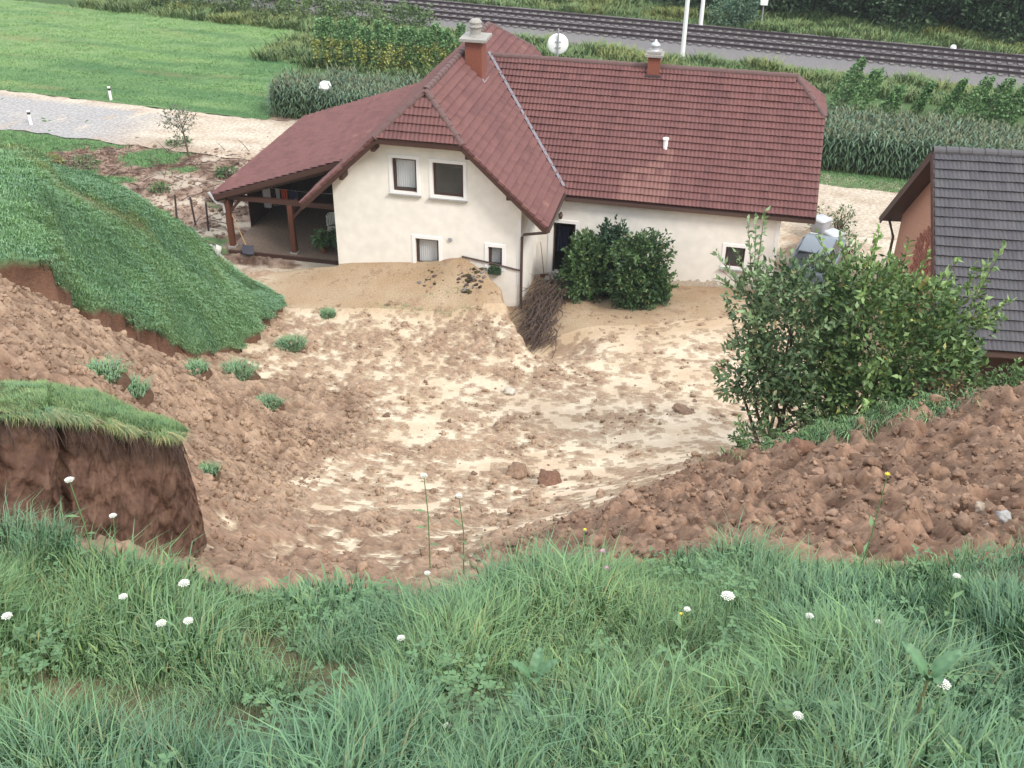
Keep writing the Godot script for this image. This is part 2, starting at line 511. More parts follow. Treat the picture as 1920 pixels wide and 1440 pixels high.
func ground_at(x: float, z: float, colored := false) -> float:
	var y := base_height(x, z)
	var h := in_house(x, z)
	y = heap_cut(h, y)
	if z < -62.0 or x < -30.0 or x > 26.0:
		out_color = Color(0.10, 0.17, 0.065) * (0.9 + 0.25 * n_big.get_noise_2d(x * 0.2, z * 0.2))
		return y
	var flat := smoothstep(-40.0, -34.0, z)           # the valley floor
	var pile := pile_mask(x, z)
	var big := n_big.get_noise_2d(x, z)
	var zz := z * 0.62                                # drawn out along the way the slide ran
	var mid := n_mid.get_noise_2d(x, zz)
	var fine := n_fine.get_noise_2d(x, zz)
	var lump := n_clod.get_noise_2d(x + 0.2 * fine, zz + 0.2 * mid)               # cellular, about -1 .. 0 inside clods
	var grit := n_fine.get_noise_2d(x * 1.9 + 60.0, zz * 1.9)
	var clod := mid * 0.13 + fine * 0.17 + grit * 0.11 + clampf(-lump - 0.5, 0.0, 0.6) * 0.15
	var left_bare := smoothstep(-4.6, -6.2, x + (z + 14.0) * 0.12) * smoothstep(-27.0, -23.0, z)
	var near := smoothstep(-16.5, -11.0, z)
	var smooth_heap := smoothstep(-30.0, -31.3, z - 0.10 * x) * smoothstep(-9.5, -8.0, x) * smoothstep(-40.0, -38.0, z)
	var yard := smoothstep(-28.6, -31.5, z) * smoothstep(0.3, 1.4, x)
	smooth_heap = maxf(smooth_heap, yard)
	var cover := 0.04 + 0.06 * big + 0.07 * n_patch.get_noise_2d(x * 0.55, z * 1.3)
	cover += 0.02 * smoothstep(-4.0, 2.0, x) - 0.10 * near - 0.35 * left_bare - 0.8 * pile
	var silt := 0.0
	var amp := lerpf(0.75, 1.0, near)
	amp = lerpf(amp, 0.16, smooth_heap)
	amp = lerpf(amp, 1.15, pile)
	amp *= lerpf(0.7, 1.0, flat)
	if smooth_heap > 0.0:
		cover = lerpf(cover, 0.12, smooth_heap)
	var level := clod
	if clod < cover:
		silt = smoothstep(0.0, 0.045, cover - clod)
		level = cover + (clod - cover) * 0.16
	y += (level - clampf(cover, -0.12, 0.2) * 0.5) * amp
	if pile > 0.0:
		y += pile * (n_fine.get_noise_2d(x * 0.45 + 40.0, z * 0.45) * 0.26 + n_fine.get_noise_2d(x * 1.1, z * 1.1 + 8.0) * 0.10 + n_fine.get_noise_2d(x * 2.6, z * 2.6) * 0.07 + domes(x, z, fine, mid) * 0.6 - 0.07)
	out_silt = silt
	out_pile = pile
	out_bare = left_bare
	if left_bare > 0.0:
		y += left_bare * (0.10 * n_mid.get_noise_2d(x * 0.8 + z * 0.4, z * 0.8) + 0.35 * domes(x, z, fine, mid) - 0.05)
	if not colored:
		return y
	var tone := clampf(0.5 + 0.6 * mid + 0.75 * grit + 0.5 * fine, 0.0, 1.0)
	var brown := Color(0.20, 0.122, 0.080).lerp(Color(0.53, 0.375, 0.262), tone)
	brown = brown.lerp(Color(0.40, 0.258, 0.180).lerp(Color(0.18, 0.104, 0.071), 1.0 - tone), clampf(pile * 0.9 + left_bare * 0.12 + near * (0.2 + 0.45 * smoothstep(0.0, -2.5, x)), 0.0, 1.0))
	var pale := Color(0.54, 0.405, 0.275).lerp(Color(0.67, 0.545, 0.40), clampf(0.5 + 1.2 * n_patch.get_noise_2d(x * 1.1, z * 1.1 + 50.0), 0.0, 1.0))
	var sandy := Color(0.45, 0.305, 0.18).lerp(Color(0.54, 0.405, 0.27), clampf(0.5 + n_mid.get_noise_2d(x * 0.6, z * 0.6), 0.0, 1.0))
	pale = pale.lerp(sandy, smooth_heap * 0.85)
	brown = brown.lerp(Color(0.36, 0.235, 0.15), smooth_heap * 0.6)
	out_color = brown.lerp(pale, silt)
	# the wrecked garden and the verge beside the road
	if z < -35.5:
		var gx := n_patch.get_noise_2d(x * 0.5, z * 0.8)
		var mud := Color(0.12, 0.068, 0.048).lerp(Color(0.42, 0.305, 0.24), clampf(0.45 + 1.3 * mid + 1.0 * n_fine.get_noise_2d(x, z * 1.6) + 0.9 * n_patch.get_noise_2d(x * 0.45 + 70.0, z * 0.9), 0.0, 1.0))
		var lawn := Color(0.10, 0.17, 0.075).lerp(Color(0.14, 0.22, 0.09), clampf(0.5 + fine, 0.0, 1.0))
		var g := smoothstep(0.36, 0.46, gx + 0.25 * mid)
		if x < -19.0 + 0.9 * mid and z < -50.0 + 0.9 * mid + 0.5 * fine - (x + 19.0) * 0.30:
			g = 1.0
		if Vector2((x + 17.2) / 1.7, (z + 48.4) / 1.3).length() < 0.85 + 0.5 * mid:
			g = 1.0
		if x > -8.0:
			g = 0.0
			mud = Color(0.60, 0.49, 0.37).lerp(Color(0.42, 0.29, 0.2), clampf(0.3 + mid, 0.0, 1.0))
		mud = mud.lerp(Color(0.62, 0.53, 0.43), smoothstep(0.05, 0.3, n_patch.get_noise_2d(x * 0.9 + 30.0, z * 1.7)) * smoothstep(-19.0, -13.0, x))
		var k := smoothstep(-35.5, -37.5, z)
		out_color = out_color.lerp(mud.lerp(lawn, g), k)
		if z < -55.5 + (x + 12.0) * 0.30 + 0.3 * mid:
			out_color = Color(0.115, 0.19, 0.075) * (0.9 + 0.3 * mid)
	return y

func make_ground() -> void:
	for s in [[n_big, 0.16, 2], [n_mid, 0.8, 5], [n_fine, 2.3, 5], [n_patch, 0.42, 3]]:
		s[0].noise_type = FastNoiseLite.TYPE_SIMPLEX_SMOOTH
		s[0].frequency = s[1]
		s[0].fractal_octaves = s[2]
	n_mid.fractal_gain = 0.55
	n_fine.fractal_gain = 0.6
	n_mid.domain_warp_enabled = true
	n_mid.domain_warp_amplitude = 0.5
	n_mid.domain_warp_frequency = 1.1
	n_big.seed = 4; n_mid.seed = 11; n_fine.seed = 23; n_patch.seed = 31
	n_clod.noise_type = FastNoiseLite.TYPE_CELLULAR
	n_clod.frequency = 1.5
	n_clod.fractal_type = FastNoiseLite.FRACTAL_NONE
	n_clod.cellular_return_type = FastNoiseLite.RETURN_DISTANCE
	n_clod.seed = 8
	solve_terrain()
	var xs := PackedFloat32Array()
	var zs := PackedFloat32Array()
	var e := -28.0
	while e < 26.0:
		xs.append(e)
		e += 0.17 if e < -11.0 else (0.078 if e < 9.5 else 0.2)
	e = -56.0
	while e < -3.0:
		zs.append(e)
		e += 0.17 if e < -37.0 else 0.078
	var step := 0.4
	while xs[0] > -1800.0:
		xs.insert(0, xs[0] - step); xs.append(xs[xs.size() - 1] + step)
		step *= 1.28
	step = 0.4
	while zs[0] > -1800.0:
		zs.insert(0, zs[0] - step)
		step *= 1.2
	step = 0.3
	while zs[zs.size() - 1] < 200.0:
		zs.append(zs[zs.size() - 1] + step)
		step *= 1.4
	var w := xs.size()
	var h := zs.size()
	var v := PackedVector3Array()
	var n := PackedVector3Array()
	var c := PackedColorArray()
	var ix := PackedInt32Array()
	var wet := PackedFloat32Array()
	wet.resize(w * h)
	v.resize(w * h); n.resize(w * h); c.resize(w * h)
	for i in h:
		for j in w:
			var y := ground_at(xs[j], zs[i], true)
			v[i * w + j] = Vector3(xs[j], y, zs[i])
			c[i * w + j] = out_color
			wet[i * w + j] = out_silt if zs[i] > -31.5 and zs[i] < -9.0 and xs[j] > -10.0 and xs[j] < 9.0 else 0.0
	for i in h:
		for j in w:
			var a := v[i * w + mini(j + 1, w - 1)] - v[i * w + maxi(j - 1, 0)]
			var b := v[mini(i + 1, h - 1) * w + j] - v[maxi(i - 1, 0) * w + j]
			n[i * w + j] = b.cross(a).normalized()
	for i in h - 1:
		for j in w - 1:
			var a := i * w + j
			ix.append(a); ix.append(a + 1); ix.append(a + w + 1)
			ix.append(a); ix.append(a + w + 1); ix.append(a + w)
	var b := MB.new()
	b.v = v; b.n = n; b.c = c; b.ix = ix
	# wet silt stands in the hollows
	var pool := MB.new()
	for i in h - 1:
		for j in w - 1:
			var q := [i * w + j, (i + 1) * w + j, (i + 1) * w + j + 1, i * w + j + 1]
			if wet[q[0]] > 0.8 and wet[q[1]] > 0.8 and wet[q[2]] > 0.8 and wet[q[3]] > 0.8:
				var k := pool.v.size()
				for o in q:
					pool.v.append(v[o] + Vector3(0, 0.006, 0)); pool.n.append(n[o].slerp(Vector3.UP, 0.5)); pool.c.append(c[o])
				pool.face(k, k + 1, k + 2)
				pool.face(k, k + 2, k + 3)
	structure("wet_silt", pool.mesh(), mats.wet_silt, "wet pale silt lying in the hollows of the mud", "silt")
	structure("ground", b.mesh(), mats.soil, "churned brown mud and pale silt spread below the house", "ground")

func catmull(l: Array, t: float) -> Vector3:
	var f := clampf(t, 0.0, 1.0) * (l.size() - 1)
	var i := mini(int(f), l.size() - 2)
	var u := f - i
	var a: Vector3 = l[maxi(i - 1, 0)]
	var b: Vector3 = l[i]
	var d: Vector3 = l[i + 1]
	var e: Vector3 = l[mini(i + 2, l.size() - 1)]
	return b.cubic_interpolate(d, a, e, u)

func clump(blades: int, tall: float, spread: float, width: float, lean: Vector3, cols: Array, droop := 0.5) -> ArrayMesh:
	var b := MB.new()
	for i in blades:
		var r := spread * sqrt(rng.randf())
		var a := rng.randf() * TAU
		var root := Vector3(cos(a) * r, -0.02, sin(a) * r)
		var hgt := tall * rng.randf_range(0.55, 1.1)
		var dirn := Vector3(cos(a) * 0.5 + rng.randf_range(-0.6, 0.6), 0, sin(a) * 0.5 + rng.randf_range(-0.6, 0.6)) + lean * rng.randf_range(0.4, 1.2)
		var bend := rng.randf_range(0.15, 1.0) * droop
		var mid := root + Vector3.UP * hgt * 0.62 + dirn * hgt * 0.28
		var tip := root + Vector3.UP * hgt * (1.0 - bend * 0.55) + dirn * hgt * (0.5 + bend * 0.5)
		var sa := rng.randf() * TAU
		var side := Vector3(cos(sa), 0, sin(sa))
		var col: Color = cols[rng.randi() % cols.size()]
		b.blade(root, side, mid, tip, width * rng.randf_range(0.7, 1.3), col * rng.randf_range(0.85, 1.15))
	return b.mesh(mats.grass)

const GREENS := [Color(0.150, 0.268, 0.130), Color(0.130, 0.240, 0.135), Color(0.175, 0.300, 0.140), Color(0.120, 0.215, 0.118), Color(0.205, 0.31, 0.140), Color(0.155, 0.265, 0.165)]
const DRY := [Color(0.33, 0.33, 0.19), Color(0.26, 0.27, 0.14)]

# the foreground slope: rows run from behind the camera to the broken lip
const LIP := [Vector3(-14.0, 15.9, -2.6), Vector3(-9.0, 15.5, -3.0), Vector3(-4.5, 15.25, -3.4), Vector3(-2.25, 14.92, -3.66), Vector3(-2.02, 14.80, -3.68), Vector3(-1.49, 14.56, -3.71), Vector3(-0.66, 14.36, -3.84), Vector3(-0.14, 14.37, -3.90), Vector3(0.52, 14.35, -4.07), Vector3(0.94, 14.33, -4.20), Vector3(1.43, 14.47, -4.05), Vector3(1.83, 14.68, -3.78), Vector3(2.17, 14.92, -3.6), Vector3(4.5, 15.3, -3.5), Vector3(9.0, 15.7, -3.2), Vector3(14.0, 16.0, -3.0)]

func bank_point(s: float, t: float) -> Vector3:   # s along the lip, t from behind the camera (0) to the lip (1)
	var l := catmull(LIP, s)
	var zz := lerpf(5.0, l.z, t)
	var top := 16.46 + 0.0 * s
	var y := top + (l.y - top) * (-zz) / (-l.z) if zz < 0.0 else top + zz * 0.5
	y += 0.07 * n_mid.get_noise_2d(l.x * 1.2, zz * 1.2) + 0.10 * n_big.get_noise_2d(l.x * 3.0, zz * 3.0)
	return Vector3(l.x, y, zz)

func make_bank() -> void:
	var rows := []
	var cols := []
	for i in 44:
		var r := []
		var k := []
		for j in 260:
			var s := j / 259.0
			var p: Vector3
			if i <= 30:
				p = bank_point(s, i / 30.0)
			else:
				p = bank_point(s, 1.0)
				var d := (i - 30) * 0.22
				p += Vector3(0.10 * n_mid.get_noise_2d(p.x * 2.0, d * 3.0), -d, 0.28 - 0.16 * d + 0.22 * n_fine.get_noise_2d(p.x, d * 1.2))
			r.append(p)
			var bare := smoothstep(0.1, 0.3, n_mid.get_noise_2d(p.x * 1.1, p.z * 1.1))
			var soil := Color(0.17, 0.105, 0.068).lerp(Color(0.25, 0.16, 0.105), bare)
			k.append(soil if i > 30 else soil.lerp(Color(0.08, 0.125, 0.05), 0.5 * (1.0 - bare)))
		rows.append(r)
		cols.append(k)
	var b := MB.new()
	b.sheet(rows, cols)
	structure("grass_bank", b.mesh(), mats.soil, "steep grassy bank in the foreground ending at a broken lip", "slope")

func bare_spot(p: Vector3) -> bool:   # worn patches where soil shows between the blades
	for q in [Vector3(-1.13, 0, -3.22), Vector3(-0.99, 0, -3.13), Vector3(-0.82, 0, -2.97), Vector3(-0.71, 0, -2.89), Vector3(-0.64, 0, -2.89), Vector3(-0.20, 0, -2.62), Vector3(-0.58, 0, -2.77)]:
		if Vector2(p.x - q.x, p.z - q.z).length() < 0.13:
			return true
	return false

func make_bank_grass() -> void:
	rng.seed = 911
	var kinds := [
		clump(26, 0.19, 0.08, 0.0042, Vector3(0.25, 0, 0.05), GREENS, 0.8),
		clump(22, 0.21, 0.07, 0.0040, Vector3(-0.3, 0, 0.15), GREENS, 0.8),
		clump(30, 0.14, 0.09, 0.0046, Vector3(0.0, 0, -0.3), GREENS, 0.6),
		clump(18, 0.23, 0.06, 0.0042, Vector3(0.45, 0, -0.1), GREENS + DRY, 0.8),
		clump(30, 0.09, 0.10, 0.0080, Vector3(0.1, 0, 0.1), GREENS, 0.6),
		clump(12, 0.27, 0.07, 0.0026, Vector3(-0.2, 0, -0.2), DRY + GREENS, 0.9)]
	var places := []
	var colors := []
	for k in kinds.size():
		places.append([])
		colors.append([])
	var count := 0
	while count < 25000:
		var s := rng.randf_range(0.08, 0.92)
		var t := rng.randf_range(0.45, 1.0)
		var p := bank_point(s, t)
		if absf(p.x) > 2.6 + absf(p.z) * 0.62:
			continue
		if bare_spot(p) and rng.randf() < 0.93:
			continue
		var patch := n_mid.get_noise_2d(p.x * 0.9 + 7.0, p.z * 0.9)
		var pick := rng.randi() % 6
		if patch > 0.18:
			pick = [1, 3, 0][rng.randi() % 3]
		elif patch < -0.2:
			pick = [4, 2, 4][rng.randi() % 3]
		if pick == 5 and rng.randf() < 0.5:
			pick = 0
		var sc := rng.randf_range(0.55, 1.1) * (1.0 + 0.9 * n_big.get_noise_2d(p.x * 6.0 + 3.0, p.z * 6.0))
		var tr := Transform3D(Basis(Vector3.UP, rng.randf_range(-1.2, 1.2) + patch * 6.0).scaled(Vector3(sc, sc, sc)), p)
		var hue := 0.5 + 1.4 * n_patch.get_noise_2d(p.x * 1.5, p.z * 1.5 + 11.0)
		places[pick].append(tr)
		colors[pick].append(Color(0.74, 0.84, 0.84).lerp(Color(0.98, 0.98, 0.78), clampf(hue, 0.0, 1.0)) * rng.randf_range(0.85, 1.12))
		count += 1
	var labels := ["upright green meadow grass across the foreground bank", "long drooping meadow grass across the foreground bank", "dense short grass filling the foreground bank", "tall arching grass with dry stalks on the foreground bank", "low broad bladed grass at the foot of the foreground sward", "thin straw coloured stalks among the foreground grass"]
	# small broad leaves of clover and plantain between the blades
	var cb := MB.new()
	for i in 16:
		var a := rng.randf() * TAU
		var r := sqrt(rng.randf()) * 0.08
		var at := Vector3(cos(a) * r, rng.randf_range(0.03, 0.09), sin(a) * r)
		for k in 3:
			var f := a + TAU * k / 3.0
			var d := Vector3(cos(f), 0.25, sin(f)).normalized()
			cb.leaf(at, d, d.cross(Vector3.UP).normalized(), rng.randf_range(0.014, 0.026), 0.015, [Color(0.075, 0.155, 0.065), Color(0.09, 0.175, 0.078), Color(0.11, 0.19, 0.078)][rng.randi() % 3])
	var cp := []
	var cc := []
	for q in 1100:
		var p := bank_point(rng.randf_range(0.13, 0.87), rng.randf_range(0.55, 0.99))
		if absf(p.x) > 0.9 + absf(p.z) * 0.62 or n_mid.get_noise_2d(p.x * 1.6 + 30.0, p.z * 1.6) < 0.02:
			continue
		cp.append(Transform3D(Basis(Vector3.UP, rng.randf() * TAU).scaled(Vector3.ONE * rng.randf_range(0.7, 1.4)), p + Vector3(0, rng.randf_range(0.0, 0.06), 0)))
		cc.append(Color.WHITE * rng.randf_range(0.85, 1.2))
	stuff("clover", cb.mesh(mats.leaves), cp, cc, "patches of clover leaves between the foreground grass", "clover")
	for k in kinds.size():
		stuff("meadow_grass", kinds[k], places[k], colors[k], labels[k], "grass")

# the grassy spur on the left: lower broken edge, skyline edge
const SPUR_LOW := [Vector3(-27, 13.5, -10.5), Vector3(-20, 12.2, -12.5), Vector3(-14.5, 10.7, -15.6), Vector3(-9.77, 9.02, -18.59), Vector3(-9.53, 7.46, -20.38), Vector3(-9.14, 5.76, -22.19), Vector3(-8.73, 4.17, -23.96), Vector3(-8.37, 2.95, -25.67), Vector3(-8.07, 2.24, -27.33), Vector3(-7.92, 1.80, -29.45), Vector3(-7.73, 1.60, -31.05)]
const SPUR_TOP := [Vector3(-30, 10.5, -23.5), Vector3(-24, 9.8, -24.5), Vector3(-18.5, 9.0, -25.8), Vector3(-13.35, 8.23, -26.87), Vector3(-12.62, 7.46, -27.77), Vector3(-11.65, 6.56, -28.73), Vector3(-11.10, 5.74, -29.48), Vector3(-10.41, 4.35, -30.79), Vector3(-9.92, 2.78, -32.00), Vector3(-9.41, 1.77, -32.67), Vector3(-7.98, 1.21, -32.02)]

func spur_point(s: float, t: float) -> Vector3:
	var a := catmull(SPUR_LOW, s)
	var b := catmull(SPUR_TOP, s)
	var p := a.lerp(b, t)
	var wide := clampf((b - a).length() / 6.0, 0.0, 1.0)
	p.y += sin(t * PI) * 0.35 * wide
	p += Vector3(0, 0.16 * n_big.get_noise_2d(p.x * 4.0, p.z * 4.0) * wide, 0)
	var ragged := (1.0 - t) ** 4
	p += Vector3(0.45 * n_mid.get_noise_2d(p.x, p.z), 0.14 * n_mid.get_noise_2d(p.z, p.x), 0.45 * n_mid.get_noise_2d(p.x + 30.0, p.z)) * ragged
	return p

func make_spur() -> void:
	var rows := []
	var cols := []
	for i in 34:
		var r := []
		var k := []
		for j in 170:
			var s := j / 169.0
			var p: Vector3
			var col := Color(0.14, 0.245, 0.12)
			if i < 6:
				p = spur_point(s, 0.0)
				var d := (6 - i) * 0.24
				var into := (catmull(SPUR_TOP, s) - catmull(SPUR_LOW, s)).normalized()
				p += Vector3(0, -d, 0) + into * (0.10 * sin(d * 4.0) - 0.10 * d) + Vector3(1, 0, 1) * 0.12 * n_fine.get_noise_2d(p.x * 0.8 + d, p.z * 0.8)
				col = Color(0.23, 0.125, 0.085).lerp(Color(0.14, 0.075, 0.05), clampf(0.5 + n_fine.get_noise_2d(p.x, p.z + d * 3.0), 0.0, 1.0))
			elif i <= 26:
				p = spur_point(s, (i - 6) / 20.0)
				var dull := smoothstep(0.12, 0.4, n_patch.get_noise_2d(p.x * 0.8, p.z * 0.8)) * smoothstep(0.45, 0.8, (i - 6) / 20.0)
				col = col.lerp(Color(0.27, 0.17, 0.11), dull * 0.8)
			else:
				p = spur_point(s, 1.0)
				var d := (i - 26) * 0.55
				p += Vector3(-0.55 * d, -0.42 * d - 0.10 * d * d, -0.8 * d)
			r.append(p)
			k.append(col)
		rows.append(r)
		cols.append(k)
	var b := MB.new()
	b.sheet(rows, cols)
	structure("hillside", b.mesh(), mats.soil, "smooth green spur of hillside left standing beside the slide", "hillside")
	var kinds := [clump(24, 0.11, 0.17, 0.012, Vector3(0.5, 0, 0.25), GREENS, 0.9), clump(22, 0.13, 0.17, 0.011, Vector3(0.3, 0, 0.5), GREENS, 1.1)]
	var places := [[], []]
	var colors := [[], []]
	for q in 22000:
		var s := rng.randf_range(0.2, 1.0)
		var t := rng.randf_range(-0.01, 1.04)
		var p := spur_point(s, clampf(t, 0.0, 1.0)) + (Vector3(-0.3, -0.1, -0.4) * (t - 1.0) * 8.0 if t > 1.0 else Vector3.ZERO)
		var pick := q % 2
		var wave := n_mid.get_noise_2d(p.x * 0.8, p.z * 0.8)
		var sc := rng.randf_range(0.7, 1.15) * (1.0 + 0.4 * wave)
		var dull := smoothstep(0.12, 0.4, n_patch.get_noise_2d(p.x * 0.8, p.z * 0.8)) * smoothstep(0.45, 0.8, t)
		if dull > 0.6 and rng.randf() < 0.7:
			continue
		places[pick].append(Transform3D(Basis(Vector3.UP, rng.randf_range(-0.8, 0.8) + wave * 2.0).scaled(Vector3(sc, sc, sc)), p))
		var glow := clampf(0.5 + 1.6 * n_big.get_noise_2d(p.x * 2.2 + p.z * 0.8, p.z * 1.6), 0.0, 1.0)
		colors[pick].append(Color(1.24, 1.32, 1.36).lerp(Color(1.50, 1.50, 1.42), glow).lerp(Color(1.5, 1.15, 0.85), dull) * (rng.randf_range(0.82, 1.05) + 0.2 * wave))
	stuff("hillside_grass", kinds[0], places[0], colors[0], "combed green grass on the standing spur of hillside", "grass")
	stuff("hillside_grass", kinds[1], places[1], colors[1], "longer green grass blades on the standing spur of hillside", "grass")

# the slid block with a bare brown face, on the left
const BLOCK_FOOT := [Vector3(-11, 12.6, -4.6), Vector3(-7.0, 12.3, -6.0), Vector3(-4.49, 11.6, -7.33), Vector3(-4.28, 11.3, -7.57), Vector3(-4.00, 10.9, -7.84), Vector3(-3.72, 10.5, -8.09), Vector3(-3.48, 10.1, -8.64), Vector3(-3.48, 9.9, -9.4)]
const BLOCK_EDGE := [Vector3(-11.5, 14.0, -5.6), Vector3(-7.2, 13.5, -6.9), Vector3(-4.57, 12.66, -7.99), Vector3(-4.32, 12.47, -8.23), Vector3(-4.01, 12.23, -8.50), Vector3(-3.72, 11.95, -8.74), Vector3(-3.49, 11.73, -8.98), Vector3(-3.56, 11.42, -9.4)]
const BLOCK_BACK := [Vector3(-12.5, 13.7, -7.0), Vector3(-8.0, 13.2, -8.1), Vector3(-5.06, 12.36, -8.97), Vector3(-4.78, 12.15, -9.24), Vector3(-4.43, 11.88, -9.52), Vector3(-4.04, 11.62, -9.58), Vector3(-3.66, 11.46, -9.53), Vector3(-3.58, 11.38, -9.5)]

func make_block() -> void:
	var rows := []
	var cols := []
	for i in 56:
		var r := []
		var k := []
		for j in 240:
			var s := j / 239.0
			var p: Vector3
			var foot := catmull(BLOCK_FOOT, s)
			var edge := catmull(BLOCK_EDGE, s)
			var back := catmull(BLOCK_BACK, s)
			var at := foot.lerp(edge, minf(i / 36.0, 1.0))
			var tone := clampf(0.5 + 0.7 * n_mid.get_noise_3d(at.x * 1.5, at.y * 1.5, at.z * 1.5) + 0.6 * n_fine.get_noise_3d(at.x * 1.5, at.y * 1.5, at.z * 1.5), 0.0, 1.0)
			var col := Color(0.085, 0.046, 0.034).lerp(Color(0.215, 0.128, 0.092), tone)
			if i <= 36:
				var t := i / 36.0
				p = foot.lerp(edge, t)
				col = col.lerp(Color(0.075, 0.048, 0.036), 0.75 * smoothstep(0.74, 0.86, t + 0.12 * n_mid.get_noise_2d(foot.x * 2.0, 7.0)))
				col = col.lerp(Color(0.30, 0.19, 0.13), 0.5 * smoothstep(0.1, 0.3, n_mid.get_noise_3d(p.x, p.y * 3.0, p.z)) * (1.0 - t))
				var out := Vector3(0.55, 0.1, 0.83)
				var crack := 0.0
				for q in [[-4.22, 0.022, 0.95], [-3.84, 0.05, 0.9], [-4.62, 0.03, 0.8], [-5.4, 0.05, 0.9]]:
					var dx: float = absf(lerpf(foot.x, edge.x, 0.5) - q[0] + 0.05 * n_mid.get_noise_2d(t * 3.0, q[0] * 9.0))
					crack += smoothstep(q[1] * 2.0, 0.0, dx) * smoothstep(0.12, 0.35, t) * (smoothstep(0.55, 0.8, t) if q[1] == 0.05 else 1.0) * 0.22
				var bump := 0.12 * n_mid.get_noise_3d(p.x * 1.6, p.y * 1.3, p.z * 1.6) + 0.15 * n_fine.get_noise_3d(p.x * 1.4, p.y * 1.2, p.z * 1.4)
				bump += (0.10 * sin(t * PI) - 0.06) * 0.6
				bump -= smoothstep(0.86, 0.95, t) * (1.0 - smoothstep(0.95, 1.0, t)) * 0.07
				p += out * (bump - crack) * (1.0 - smoothstep(0.97, 1.0, t))
				p += Vector3(0, -0.06, 0) * n_fine.get_noise_2d(p.x * 3.0, 4.0) * t
			elif i <= 46:
				var t := (i - 36) / 10.0
				p = edge.lerp(back, t)
				p.y += 0.06 * sin(t * PI) + 0.05 * n_mid.get_noise_2d(p.x * 2.0, p.z * 2.0)
				col = Color(0.11, 0.15, 0.06)
			else:
				var d := (i - 46) * 0.28
				p = back + Vector3(-0.25 * d, -0.9 * d, -0.55 * d)
				p += Vector3(0.08, 0.08, 0.08) * n_fine.get_noise_2d(p.x, p.y)
			r.append(p)
			k.append(col)
		rows.append(r)
		cols.append(k)
	var b := MB.new()
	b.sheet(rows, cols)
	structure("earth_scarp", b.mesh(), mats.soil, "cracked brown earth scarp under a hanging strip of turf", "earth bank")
	var kinds := [clump(20, 0.11, 0.08, 0.006, Vector3(0.2, 0, 0.35), GREENS, 0.8), clump(16, 0.17, 0.06, 0.0055, Vector3(0.3, -0.5, 0.8), GREENS + DRY, 1.3)]
	var places := [[], []]
	var colors := [[], []]
	for q in 4200:
		var s := rng.randf_range(0.16, 1.0)
		var t := rng.randf_range(-0.02, 1.05) if q % 5 else rng.randf_range(-0.03, 0.10)
		var p := catmull(BLOCK_EDGE, s).lerp(catmull(BLOCK_BACK, s), t)
		p.y += 0.06 * sin(clampf(t, 0.0, 1.0) * PI) + 0.05 * n_mid.get_noise_2d(p.x * 2.0, p.z * 2.0) - 0.01
		var pick := 1 if t < 0.10 else 0
		var sc := rng.randf_range(0.35, 0.85)
		if n_fine.get_noise_2d(p.x * 1.5, p.z * 1.5) < -0.12 and t < 0.2:
			continue
		places[pick].append(Transform3D(Basis(Vector3.UP, rng.randf_range(-0.9, 0.9)).scaled(Vector3(sc, sc, sc)), p))
		colors[pick].append(Color(0.95, 1.0, 0.9).lerp(Color(1.45, 1.2, 0.95), clampf(0.45 + n_fine.get_noise_2d(p.x, p.z) + rng.randf_range(-0.3, 0.3), 0.0, 1.0)))
	var rb := MB.new()
	for i in 100:
		var p := catmull(BLOCK_EDGE, rng.randf_range(0.2, 0.97)) + Vector3(0.04, -0.03, 0.06)
		var l := rng.randf_range(0.06, 0.32)
		var q := p + Vector3(rng.randfn() * 0.03 + 0.05, -l, rng.randfn() * 0.03 + 0.08)
		rb.tube([p, (p + q) * 0.5 + Vector3(rng.randfn(), 0, rng.randfn()) * 0.02, q], [0.004, 0.003, 0.0015], 4)
	var roots := put("roots", rb.mesh(mats.twig))
	roots.set_meta("kind", "stuff")
	tag(roots, "fine roots hanging from the turf over the earth scarp", "roots")
	stuff("turf_grass", kinds[0], places[0], colors[0], "short grass on top of the cracked earth scarp", "grass")
	stuff("turf_grass", kinds[1], places[1], colors[1], "fringe of grass hanging over the scarp's edge", "grass")

# ------------------------------------------------------------------ roofs
func tile_mesh(w: float, l: float, rolls: int, rise: float, thick := 0.075) -> ArrayMesh:   # x across, y outwards, z down the slope; the lower edge at z = 0
	var b := MB.new()
	var steps := rolls * 4
	var prev := Vector2.ZERO
	for i in steps + 1:
		var ph := float(i) / steps * rolls
		var yy := rise * (0.5 - 0.5 * cos(TAU * ph)) ** 0.8
		var cur := Vector2(w * 1.01 * i / steps, yy)
		if i > 0:
			b.quad(Vector3(prev.x, prev.y + thick, 0), Vector3(cur.x, cur.y + thick, 0), Vector3(cur.x, cur.y + 0.006, -l), Vector3(prev.x, prev.y + 0.006, -l))
			b.quad(Vector3(prev.x, prev.y + thick - 0.035, 0), Vector3(cur.x, cur.y + thick - 0.035, 0), Vector3(cur.x, cur.y + thick, 0), Vector3(prev.x, prev.y + thick, 0))
			b.quad(Vector3(prev.x, prev.y + thick - 0.035, -l * 0.3), Vector3(cur.x, cur.y + thick - 0.035, -l * 0.3), Vector3(cur.x, cur.y + thick - 0.035, 0), Vector3(prev.x, prev.y + thick - 0.035, 0))
		prev = cur
	return b.mesh()

class Roof:
	var o: Vector3
	var u: Vector3
	var v: Vector3
	var n: Vector3
	var cols: int
	var rows: int
	var w: float
	var e: float
	func _init(origin: Vector3, along: Vector3, up: Vector3, width: float, length: float, tile_w: float, row_count: int) -> void:
		o = origin; u = along.normalized(); v = up.normalized(); n = u.cross(v)
		cols = int(round(width / tile_w)); w = width / cols
		rows = row_count; e = length / rows

